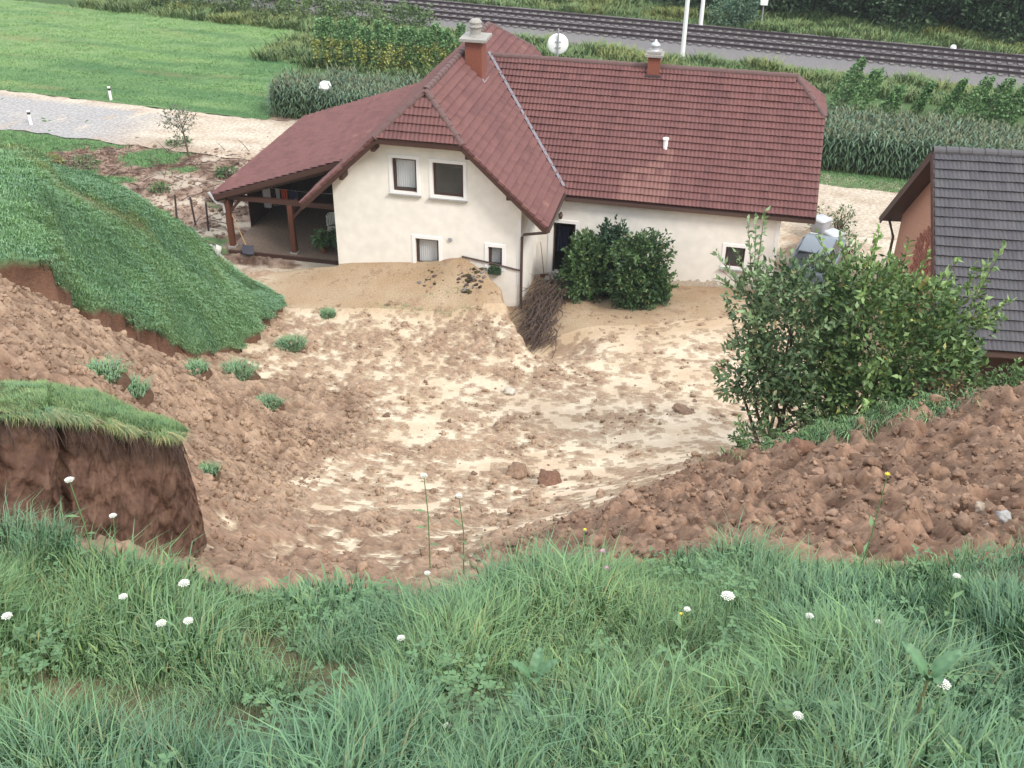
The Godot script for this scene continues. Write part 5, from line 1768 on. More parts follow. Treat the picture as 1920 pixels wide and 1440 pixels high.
# ------------------------------------------------------------------ clods and stones
func rock(called: String, label: String, category: String, x: float, z: float, size: Vector3, col: Color, group := "", sink := 0.35) -> void:
	var b := MB.new()
	var rows := []
	var cols := []
	var sd := rng.randf() * 100.0
	for i in 11:
		var th := PI * i / 10.0
		var r := []
		var cc := []
		for j in 17:
			var ph := TAU * j / 16.0
			var d := Vector3(sin(th) * cos(ph), cos(th), sin(th) * sin(ph))
			var k := 1.0 + 0.7 * n_fine.get_noise_3d(d.x * 0.35 + sd, d.y * 0.35, d.z * 0.35)
			r.append(d * k * size)
			cc.append(col * (1.0 + 0.35 * n_fine.get_noise_3d(d.x + sd, d.y, d.z)))
		rows.append(r)
		cols.append(cc)
	b.sheet(rows, cols)
	for i in b.n.size():
		if i < 17 or i >= 170:
			b.n[i] = b.v[i].normalized()
	var o := put(called, b.mesh(mats.soil), self)
	o.position = Vector3(x, ground_at(x, z) + size.y * (1.0 - 2.0 * sink), z)
	o.rotation.y = rng.randf() * TAU
	tag(o, label, category, group)

# ------------------------------------------------------------------ valley: road, railway, field, crops, trees
func ribbon(b: MB, a: Vector3, d: Vector3, side: Vector3, s0: float, s1: float, w0: float, w1: float, y: float, steps: int, color: Callable, wobble := 0.0) -> void:
	var rows := []
	var cols := []
	var across := 10
	for i in steps + 1:
		var s := lerpf(s0, s1, float(i) / steps)
		var r := []
		var cc := []
		for j in across + 1:
			var w := lerpf(w0, w1, float(j) / across)
			if j == 0 or j == across:
				w += wobble * n_mid.get_noise_2d(s * 0.7, w * 3.0)
			var p := a + d * s + side * w
			p.y = y
			r.append(p)
			cc.append(color.call(s, w))
		rows.append(r)
		cols.append(cc)
	b.sheet(rows, cols)

func make_valley() -> void:
	# the road behind the house
	var ra := Vector3(-11.91, 0, -53.13)
	var rd := Vector3(29.1, 0, 8.48).normalized()
	var rs := Vector3(rd.z, 0, -rd.x)     # towards the far side
	var b := MB.new()
	var road_col := func(s: float, w: float) -> Color:
		var mud := clampf(0.12 + smoothstep(-9.5, -3.5, s) + smoothstep(-0.5, 0.2, w) * 0.9 + smoothstep(0.25, 0.5, n_mid.get_noise_2d(s * 0.6, w * 1.5)) * smoothstep(-24.0, -8.0, s) * 0.8, 0.0, 1.0)
		var silt := Color(0.70, 0.60, 0.48).lerp(Color(0.52, 0.40, 0.30), clampf(0.25 + 1.7 * n_mid.get_noise_2d(s * 0.35, w * 2.2) + 0.8 * smoothstep(-3.2, -4.6, w) * smoothstep(10.0, 2.0, s), 0.0, 1.0))
		return Color(0.37, 0.365, 0.375).lerp(silt * 0.9, mud)
	ribbon(b, ra, rd, rs, -75.0, 60.0, -4.9, 0.5, 0.06, 500, road_col, 0.35)
	structure("road", b.mesh(), mats.asphalt, "wet grey road silted over with pale mud behind the house", "road")
	# pale yard between the house and the barn
	b = MB.new()
	var yard_col := func(s: float, w: float) -> Color:
		return Color(0.74, 0.65, 0.53).lerp(Color(0.46, 0.32, 0.22), clampf(0.25 + 1.3 * n_mid.get_noise_2d(s * 0.8, w * 0.8) + 0.5 * smoothstep(-5.6, -8.0, w), 0.0, 1.0))
	ribbon(b, ra, rd, rs, 22.0, 50.0, -9.5, -4.6, 0.05, 160, yard_col, 0.5)
	structure("yard", b.mesh(), mats.asphalt, "pale silt yard between the house end and the brick barn", "yard")
	# the mown field beyond the road
	b = MB.new()
	var rows := []
	var cols := []
	for i in 141:
		var r := []
		var cc := []
		for j in 261:
			var f := j / 260.0
			var x := lerpf(-95.0, -12.9, pow(f, 0.7))
			var zn := ra.z + (x - ra.x) * rd.z / rd.x - 0.55
			var zfar := -72.0 + (x + 13.0) * 0.33
			var z := lerpf(zn, zfar, i / 140.0)
			r.append(Vector3(x, 0.07 + 0.03 * n_mid.get_noise_2d(x * 0.5, z), z))
			var streak := n_mid.get_noise_2d(x * 0.09 + z * 0.02, z * 0.62 - x * 0.20)
			var col := Color(0.095, 0.20, 0.078).lerp(Color(0.24, 0.35, 0.15), clampf(0.35 + 1.2 * streak + 0.5 * smoothstep(-62.0, -70.0, z), 0.0, 1.0))
			col *= 1.0 + 0.28 * n_fine.get_noise_2d(x * 0.6, z * 1.2)
			col = col.lerp(Color(0.30, 0.25, 0.12), 0.45 * smoothstep(0.28, 0.5, n_patch.get_noise_2d(x * 0.16 + 5.0, z * 0.8 - x * 0.22)))
			cc.append(col)
		rows.append(r)
		cols.append(cc)
	b.sheet(rows, cols)
	structure("field", b.mesh(), mats.soil, "broad mown green field across the road", "field")
	var kind := clump(20, 0.10, 0.34, 0.020, Vector3(0.3, 0, 0.1), [Color(0.115, 0.25, 0.095), Color(0.14, 0.275, 0.105), Color(0.165, 0.295, 0.115)], 0.8)
	var places := []
	var colors := []
	for i in 26000:
		var x := lerpf(-62.0, -12.9, sqrt(rng.randf()))
		var zn := ra.z + (x - ra.x) * rd.z / rd.x - 0.8
		var z := lerpf(zn, -72.0 + (x + 13.0) * 0.33, rng.randf())
		var streak := n_mid.get_noise_2d(x * 0.09 + z * 0.02, z * 0.62 - x * 0.20)
		var sc := rng.randf_range(0.5, 1.0) + 0.5 * streak
		places.append(Transform3D(Basis(Vector3.UP, rng.randf() * TAU).scaled(Vector3(1.2, maxf(0.2, sc), 1.2)), Vector3(x, 0.06, z)))
		colors.append(Color(0.66, 0.78, 0.74).lerp(Color(1.42, 1.25, 1.15), clampf(0.4 + 1.2 * streak + 0.5 * smoothstep(-62.0, -70.0, z), 0.0, 1.0)) * rng.randf_range(0.9, 1.1))
	stuff("field_grass", kind, places, colors, "short sward of the mown field across the road", "grass")
	# rough grass on the verges and the railway bank, with scrub
	var rail_a := Vector3(1.33, 0, -73.75)
	var rail_d := Vector3(44.2, 0, 15.08).normalized()
	var rail_n := Vector3(rail_d.z, 0, -rail_d.x)     # away from the camera
	var rough := [clump(20, 0.42, 0.4, 0.035, Vector3(0.2, 0, 0.2), [Color(0.11, 0.19, 0.07), Color(0.15, 0.23, 0.08), Color(0.24, 0.26, 0.11), Color(0.09, 0.16, 0.06)], 0.8), clump(24, 0.75, 0.5, 0.05, Vector3(-0.2, 0, 0.1), [Color(0.075, 0.14, 0.05), Color(0.11, 0.19, 0.065), Color(0.15, 0.2, 0.07)], 0.7)]
	var rp := [[], []]
	var rc := [[], []]
	for i in 15000:
		var s := rng.randf_range(-32.0, 36.0)
		var far_side := rng.randf() < 0.35
		var w := rng.randf_range(4.8, 10.0) if far_side else rng.randf_range(-13.5, -3.4)
		var p := rail_a + rail_d * s + rail_n * w
		if not far_side and s < -14.0 and w < -6.5:
			continue
		if not far_side and s > 14.0 and w < -7.2:
			if w < -7.6:
				continue
		var tall := n_mid.get_noise_2d(p.x * 0.35, p.z * 0.35) + (0.25 if s < -5.0 else 0.0)
		var pick := 1 if tall > 0.12 else 0
		var sc := rng.randf_range(0.6, 1.1)
		rp[pick].append(Transform3D(Basis(Vector3.UP, rng.randf() * TAU).scaled(Vector3(sc, sc, sc)), Vector3(p.x, 0.0, p.z)))
		rc[pick].append(Color(1, 1, 1).lerp(Color(1.5, 1.1, 0.8), clampf(n_patch.get_noise_2d(p.x * 0.5, p.z * 0.5) * 1.5, 0.0, 1.0)) * rng.randf_range(0.85, 1.15))
	stuff("rough_grass", rough[0], rp[0], rc[0], "rough grass along the railway bank", "grass")
	stuff("weeds", rough[1], rp[1], rc[1], "taller dark weeds in drifts along the railway bank", "weeds")
	# grass verges: beyond the road on the right, the lawn beyond the spur
	var vp := []
	var vc := []
	for i in 14000:
		var s := rng.randf_range(18.0, 46.0)
		var w := rng.randf_range(0.4, 2.2)
		var p := ra + rd * s + rs * w
		if i > 3500:
			p = Vector3(rng.randf_range(-29.0, -12.5), 0, rng.randf_range(-53.0, -36.0))
			var rel := p - ra
			if rel.dot(rs) > -5.1 or ground_lawn(p.x, p.z) < 0.5:
				continue
		vp.append(Transform3D(Basis(Vector3.UP, rng.randf() * TAU).scaled(Vector3(0.9, rng.randf_range(0.8, 1.4), 0.9)), Vector3(p.x, ground_at(p.x, p.z), p.z)))
		vc.append(Color(0.85, 0.95, 0.85) * rng.randf_range(0.9, 1.15))
	stuff("verge_grass", kind, vp, vc, "green grass verge beside the silted road", "grass")
	# the railway
	b = MB.new()
	var prof := [Vector2(-3.2, -0.05), Vector2(-2.2, 0.16), Vector2(-1.5, 0.20), Vector2(1.4, 0.20), Vector2(2.0, 0.20), Vector2(4.4, 0.20), Vector2(5.0, 0.14), Vector2(5.6, -0.05)]
	rows = []
	cols = []
	for q in prof:
		var r := []
		var cc := []
		for i in 121:
			var s := lerpf(-60.0, 70.0, i / 120.0)
			r.append(rail_a + rail_d * s + rail_n * (q.x + (0.3 * n_mid.get_noise_2d(s, q.x * 5.0) if q.y < 0.0 else 0.0)) + Vector3(0, q.y, 0))
			cc.append(Color.WHITE)
		rows.append(r)
		cols.append(cc)
	b.sheet(rows, cols)
	structure("ballast", b.mesh(), mats.ballast, "grey stone ballast bed under the two railway tracks", "railway bed")
	var sm := MB.new()
	sm.box(Vector3.ZERO, Vector3(0.25, 0.12, 2.1))
	var sleeper := sm.mesh()
	var names := ["nearer railway track, closer to the house roofs", "farther railway track, along the trees"]
	for k in 2:
		var t := thing("railway_track", names[k], "railway track", rail_a + rail_n * (0.0 if k == 0 else 2.75), -atan2(rail_d.z, rail_d.x), "railway tracks behind the village")
		var count := 0
		for i in range(-64, 78):
			var o := put("sleeper", sleeper, t, mats.sleeper)
			o.position = Vector3(i * 0.62 + 0.1, 0.225, 0)
			o.rotation.y = rng.randf_range(-0.02, 0.02)
			count += 1
		for s in [-0.62, 0.62]:
			b = MB.new()
			b.box(Vector3(5, 0.30, s), Vector3(130, 0.03, 0.15))
			b.box(Vector3(5, 0.36, s), Vector3(130, 0.09, 0.03))
			b.box(Vector3(5, 0.43, s), Vector3(130, 0.05, 0.085))
			put("rail", b.mesh(mats.rail_steel), t)
	# the dry strip where the beans stand
	b = MB.new()
	var dry := func(s: float, w: float) -> Color:
		return Color(0.22, 0.165, 0.125).lerp(Color(0.14, 0.17, 0.075), clampf(0.4 + 1.4 * n_mid.get_noise_2d(s * 0.5, w), 0.0, 1.0))
	ribbon(b, ra, rd, rs, 26.0, 58.0, 6.0, 10.2, 0.04, 120, dry, 0.4)
	structure("bare_strip", b.mesh(), mats.soil, "dry brown strip of soil between the bean poles", "soil strip")
	make_posts()
	make_crops(ra, rd, rs)
	make_trees()

func ground_lawn(x: float, z: float) -> float:
	ground_at(x, z, true)
	return 1.0 if out_color.g > out_color.r * 1.2 else 0.0

func make_posts() -> void:
	for q in [["tall white mast at the near edge of the ballast", Vector3(10.3, 0, -66.95)], ["white mast beyond the tracks, standing by the wood", Vector3(12.48, 0, -74.33)]]:
		var t := thing("white_mast", q[0], "mast", q[1], 0.0, "white masts beside the railway")
		var b := MB.new()
		b.tube([Vector3(0, 0, 0), Vector3(0, 9, 0)], [0.14, 0.115], 12)
		put("pole", b.mesh(mats.white_paint), t)
		b = MB.new()
		b.lathe(Vector3.ZERO, [Vector2(0.0, -0.1), Vector2(0.34, -0.1), Vector2(0.34, 0.12), Vector2(0.2, 0.16), Vector2(0.0, 0.16)], 12)
		put("base", b.mesh(mats.concrete), t)
	# the traffic mirror seen from behind
	var t := thing("traffic_mirror", "round white traffic mirror seen from behind, above the long roof's ridge", "traffic mirror", Vector3(2.22, 0, -58.0))
	var b := MB.new()
	b.tube([Vector3(0, 0, 0), Vector3(0, 3.9, 0)], [0.045, 0.045], 10)
	put("pole", b.mesh(mats.grey_paint), t)
	b = MB.new()
	var prof := []
	for i in 9:
		var a := PI * 0.5 * i / 8.0
		prof.append(Vector2(0.56 * cos(a), 0.13 * sin(a)))
	b.lathe(Vector3.ZERO, [Vector2(0.0, -0.02), Vector2(0.53, -0.02), Vector2(0.57, 0.0)] + prof, 32)
	var disc := put("disc", b.mesh(mats.white_paint), t)
	disc.position = Vector3(0, 3.05, -0.19)
	disc.rotation = Vector3(PI / 2, 0, 0)
	for y in [2.9, 3.2]:
		b = MB.new()
		b.box(Vector3(0, y, -0.05), Vector3(0.3, 0.05, 0.06))
		put("bracket", b.mesh(mats.grey_paint), t)
	# the garden lamp by the road
	t = thing("garden_lamp", "square white topped lamp on a grey post behind the porch roof", "lamp", Vector3(-9.75, 0, -54.15))
	b = MB.new()
	b.tube([Vector3(0, 0, 0), Vector3(0, 1.5, 0)], [0.06, 0.05], 8)
	b.tube([Vector3(0, 1.1, 0), Vector3(0.2, 1.35, 0), Vector3(0.22, 1.62, 0)], [0.02, 0.02, 0.02], 6)
	put("post", b.mesh(mats.grey_paint), t)
	b = MB.new()
	b.lathe(Vector3(0, 1.5, 0), [Vector2(0.0, 0), Vector2(0.12, 0), Vector2(0.24, 0.12), Vector2(0.26, 0.24), Vector2(0.0, 0.24)], 4)
	put("housing", b.mesh(mats.grey_paint), t)
	b = MB.new()
	b.lathe(Vector3(0, 1.74, 0), [Vector2(0.34, 0), Vector2(0.34, 0.05), Vector2(0.25, 0.30), Vector2(0.0, 0.34)], 4)
	put("hood", b.mesh(mats.white_paint), t).rotation.y = 0.5
	# delineator posts
	for q in [["white delineator post at the far edge of the road", Vector3(-21.92, 0, -56.95)], ["white delineator post on the lawn side of the road", Vector3(-24.63, 0, -52.78)]]:
		t = thing("delineator_post", q[0], "road post", q[1], 0.2, "white posts along the road")
		b = MB.new()
		b.slab([Vector3(-0.065, 0.8, 0.045), Vector3(0.065, 0.8, 0.045), Vector3(0.065, 0.8, -0.045), Vector3(-0.065, 0.8, -0.045)], Vector3(0.0, -0.8, 0))
		put("body", b.mesh(mats.white_paint), t)
		b = MB.new()
		b.box(Vector3(0, 0.66, 0.0), Vector3(0.14, 0.12, 0.10))
		put("band", b.mesh(mats.black_rubber), t)
	t = thing("kilometre_stone", "small white marker stone beside the far track", "marker", Vector3(27.79, 0, -69.05))
	b = MB.new()
	b.lathe(Vector3.ZERO, [Vector2(0.2, 0), Vector2(0.19, 0.42), Vector2(0.12, 0.52), Vector2(0.0, 0.54)], 10)
	put("body", b.mesh(mats.white_paint), t)
	t = thing("signal_box", "pale signal cabinet on a post at the edge of the wood", "cabinet", Vector3(16.82, 0, -75.5))
	b = MB.new()
	b.tube([Vector3(0, 0, 0), Vector3(0, 1.4, 0)], [0.06, 0.06], 8)
	put("post", b.mesh(mats.grey_paint), t)
	b = MB.new()
	b.box(Vector3(0, 1.7, 0), Vector3(0.5, 0.6, 0.3))
	put("cabinet", b.mesh(mats.white_paint), t)

func crop_mesh(h: float, nseed: int) -> ArrayMesh:
	rng.seed = nseed
	var b := MB.new()
	b.tube([Vector3.ZERO, Vector3(0.02, h * 0.6, 0), Vector3(0.03, h, 0)], [0.02, 0.015, 0.006], 4, Color(0.13, 0.19, 0.08), false)
	for i in 13:
		var y := h * (0.12 + 0.8 * i / 13.0)
		var a := i * 2.5 + rng.randf_range(-0.4, 0.4)
		var d := Vector3(cos(a), 0, sin(a))
		var l := 0.62 * rng.randf_range(0.7, 1.1)
		var root := Vector3(0.02, y, 0)
		var col := Color(0.05, 0.098, 0.055).lerp(Color(0.105, 0.165, 0.10), rng.randf())
		var k := b.v.size()
		var side := Vector3(-d.z, 0, d.x)
		var mid := root + d * l * 0.45 + Vector3.UP * l * 0.42
		var tip := root + d * l + Vector3.UP * l * 0.05
		for p in [root - side * 0.02, root + side * 0.02, mid - side * 0.04, mid + side * 0.04, tip]:
			b.v.append(p); b.n.append((Vector3.UP + d * 0.3).normalized()); b.c.append(col)
		b.face(k, k + 1, k + 3)
		b.face(k, k + 3, k + 2)
		b.face(k + 2, k + 3, k + 4)
	for i in 5:
		var d := Vector3(rng.randfn() * 0.3, 1, rng.randfn() * 0.3).normalized()
		b.blade(Vector3(0.03, h * 0.97, 0), Vector3(1, 0, 0), Vector3(0.03, h * 0.97, 0) + d * 0.14, Vector3(0.03, h * 0.97, 0) + d * 0.28, 0.02, Color(0.16, 0.17, 0.10))
	return b.mesh(mats.leaves)

func make_crops(ra: Vector3, rd: Vector3, rs: Vector3) -> void:
	var maize := [crop_mesh(1.85, 71), crop_mesh(2.0, 72), crop_mesh(1.7, 73)]
	var quads := [[[], [], []], [[], [], []]]
	var tints := [[[], [], []], [[], [], []]]
	for i in 7600:
		var right := i % 3 != 0
		var s: float
		var w: float
		if right:
			s = rng.randf_range(21.0, 52.0)
			w = rng.randf_range(2.4, 6.4)
		else:
			s = rng.randf_range(-1.4, 19.0)
			w = rng.randf_range(1.2, 5.2 if s > 0.5 else 3.8)
			w = maxf(w, 1.2)
		w = snappedf(w, 0.42) + rng.randf_range(-0.06, 0.06)
		var p := ra + rd * s + rs * w
		var k := rng.randi() % 3
		var sc := rng.randf_range(0.82, 1.12) * (1.0 if right else 0.9)
		var g := 0 if right else 1
		quads[g][k].append(Transform3D(Basis(Vector3.UP, rng.randf() * TAU).scaled(Vector3(sc, sc, sc)), Vector3(p.x, 0, p.z)))
		var hz := n_mid.get_noise_2d(p.x * 0.5, p.z * 0.5)
		tints[g][k].append(Color(1, 1, 1).lerp(Color(1.25, 1.2, 1.15), clampf(0.5 + hz, 0.0, 1.0)) * rng.randf_range(0.85, 1.1))
	for g in 2:
		for k in 3:
			stuff("maize", maize[k], quads[g][k], tints[g][k], ["tasselled maize filling the plot behind the brick barn", "tasselled maize filling the plot beyond the porch roof"][g] + [", tall plants", ", tallest plants", ", shorter plants"][k], "maize")
	rng.seed = 4410
	# climbing beans on leaning poles, right
	var spots := [Vector3(17.37, 0, -57.24), Vector3(18.15, 0, -56.37), Vector3(19.57, 0, -55.8), Vector3(21.32, 0, -56.23), Vector3(22.47, 0, -55.4), Vector3(23.4, 0, -54.83), Vector3(24.54, 0, -54.88), Vector3(25.4, 0, -54.49)]
	var says := ["tallest bean pole, beside the end of the long red roof", "second bean pole from the red roof, bushy and forked", "small rounded bean pole beside the bare strip, third from the red roof", "thinnest slanted bean pole in the middle of the bare strip", "slim yellowish bean pole, fifth from the red roof", "thick dark leaning bean pole, sixth from the red roof", "leaning bean pole above the barn ridge, second from the row's outer end", "outermost bean pole of the row, above the barn roof"]
	var sizes := [1.25, 1.1, 0.75, 0.8, 1.0, 1.15, 1.1, 1.0]
	var thin := [1.0, 1.3, 1.0, 0.5, 0.6, 1.1, 1.1, 1.0]
	for i in spots.size():
		bean(says[i], spots[i], 2.1 * sizes[i], 0.34 * thin[i], Vector3(0.42, 0, -0.1), false, "bean poles behind the maize")
	# a dense double row of yellowing beans on the left
	for i in 14:
		var f := i / 13.0
		var p := Vector3(-11.6, 0, -64.3).lerp(Vector3(-2.6, 0, -63.0), f)
		var w := "yellowing pole bean plant in the hedge-like row, "
		w += ["at the field end", "second from the field end", "third from the field end", "fourth from the field end", "fifth from the field end", "sixth from the field end", "just before the row's middle", "just past the row's middle", "sixth from the roof end", "fifth from the roof end", "fourth from the roof end", "third from the roof end", "second from the roof end", "nearest the red roof"][i]
		bean(w, p + Vector3(0, 0, rng.randf_range(-0.2, 0.2)), rng.randf_range(2.2, 2.8), 0.33, Vector3(rng.randf_range(-0.05, 0.05), 0, 0), true, "row of pole beans by the field")

func bean(label: String, p: Vector3, h: float, r: float, lean: Vector3, yellow: bool, group: String) -> void:
	var t := thing("bean_plant", label, "bean plant", p, 0.0, group)
	var b := MB.new()
	b.tube([Vector3.ZERO, Vector3.UP * h + lean * h], [0.02, 0.015], 5, Color(0.2, 0.15, 0.1))
	put("pole", b.mesh(mats.bark), t)
	b = MB.new()
	for i in 900:
		var f := rng.randf()
		var q := (Vector3.UP + lean) * h * (f * 1.02)
		var a := rng.randf() * TAU
		var rr := r * (0.5 + 0.9 * sin(PI * minf(1.0, f * 0.85 + 0.2))) * sqrt(rng.randf())
		q += Vector3(cos(a) * rr, rng.randfn() * 0.05, sin(a) * rr)
		var out := (Vector3(cos(a), 0.1, sin(a)) + Vector3(rng.randfn(), rng.randfn(), rng.randfn()) * 0.5).normalized()
		var col := Color(0.06, 0.135, 0.045).lerp(Color(0.135, 0.255, 0.085), rng.randf())
		if yellow and f < 0.62 and n_mid.get_noise_2d(p.x * 2.4 + cos(a), f * 1.6) > -0.08:
			col = Color(0.34, 0.34, 0.09).lerp(Color(0.24, 0.30, 0.09), rng.randf())
		elif yellow and f > 0.6:
			col = Color(0.085, 0.19, 0.07).lerp(Color(0.16, 0.29, 0.11), rng.randf())
		b.leaf(q, out, out.cross(Vector3(rng.randfn(), rng.randfn() + 0.5, rng.randfn())).normalized(), 0.17, 0.13, col)
	put("leaves", b.mesh(mats.leaves), t)

func tree(label: String, p: Vector3, h: float, r: float, cols: Array, nseed: int, count := 7500) -> void:
	var t := thing("tree", label, "tree", p, 0.0, "trees of the wood beyond the railway")
	var b := MB.new()
	var top := Vector3(rng.randf_range(-0.4, 0.4), h * 0.75, rng.randf_range(-0.4, 0.4))
	b.tube([Vector3(0, -0.2, 0), top * 0.4 + Vector3(0.1, 0, 0), top], [0.28, 0.2, 0.06], 8)
	for i in 7:
		var f := 0.25 + 0.1 * i
		var a := i * 2.4
		var e := top * f + Vector3(cos(a) * r * 0.8, h * 0.12, sin(a) * r * 0.8)
		b.tube([top * f, (top * f + e) * 0.5 + Vector3(0, 0.15, 0), e], [0.09, 0.06, 0.02], 5)
	put("trunk", b.mesh(mats.bark), t)
	b = MB.new()
	for i in 6:
		var a := i * 1.9 + nseed
		var c := Vector3(cos(a) * r * 0.45, h * (0.14 + 0.14 * i), sin(a) * r * 0.45)
		leaf_cloud(b, c, Vector3(r * 0.75, h * 0.22, r * 0.75), count / 5, 0.32, cols, 0.55, 0.4, nseed + i)
	put("crown", b.mesh(mats.leaves), t)

func make_trees() -> void:
	var dark := [Color(0.018, 0.042, 0.02), Color(0.055, 0.10, 0.042)]
	var mid := [Color(0.025, 0.055, 0.025), Color(0.075, 0.13, 0.055)]
	var list := [
		["dark tree of the wood right behind the white masts", Vector3(13.6, 0, -80.5), 6.5, 2.4, dark],
		["tree of the wood just past the round blue green bush", Vector3(17.6, 0, -79.8), 6.8, 2.5, mid],
		["tree of the wood behind the signal cabinet, with a loose crown", Vector3(21.0, 0, -79.2), 7.0, 2.6, dark],
		["low spreading tree in the middle of the wood's edge", Vector3(23.6, 0, -77.0), 6.0, 2.4, mid],
		["dense dark tree at the wood's edge, third from the photo's outer corner", Vector3(26.6, 0, -76.2), 7.0, 2.6, dark],
		["dark tree behind the white marker stone", Vector3(29.6, 0, -75.2), 7.2, 2.8, dark],
		["darkest tree nearest the track at the wood's outer end", Vector3(32.6, 0, -73.6), 7.0, 2.8, dark],
		["tree at the outer corner, crown cut by the photo's edge", Vector3(36.0, 0, -72.8), 7.4, 2.8, dark]]
	for i in list.size():
		tree(list[i][0], list[i][1], list[i][2], list[i][3], list[i][4], 40 + i * 3)
	for i in 9:   # the wood goes on behind its edge; only its mass shows
		var x := 8.0 + i * 4.2
		tree("dark tree deep in the wood, " + ["left of the white masts", "behind the white masts", "behind the blue green bush", "behind the signal cabinet", "behind the low spreading tree", "behind the dense dark tree", "behind the marker stone", "behind the darkest tree", "at the wood's outer end"][i], Vector3(x, 0, -84.5 + (x - 8.0) * 0.22), 8.0, 3.0, dark, 90 + i, 3000)
	var bluish := [Color(0.055, 0.115, 0.075), Color(0.135, 0.225, 0.135)]
	shrub("round_bush", "round blue green bush between the white mast and the wood", "bush", Vector3(14.9, 0, -75.3), [[Vector3(0, 0.95, 0), Vector3(1.65, 1.15, 1.2)]], 3000, 0.2, bluish, 0.8, 61)
	var hedge := [Color(0.055, 0.105, 0.04), Color(0.15, 0.22, 0.075)]
	for i in 7:
		var f := i / 6.0
		var p := Vector3(-27.5, 0, -79.8).lerp(Vector3(-7.5, 0, -73.2), f)
		var says: String = ["dark bush at the far end of the field hedge", "second bush of the hedge along the far field edge", "bush of the hedge above the field's middle", "rounded hedge bush just short of the bean row", "hedge bush above the field corner", "hedge bush behind the yellowing bean row", "last hedge bush, behind the chimney end of the beans"][i]
		shrub("hedge_bush", says, "bush", p, [[Vector3(0, 0.7, 0), Vector3(2.3, 1.0 + 0.3 * (i % 2), 1.2)]], 2300, 0.2, hedge, 0.7, 70 + i)

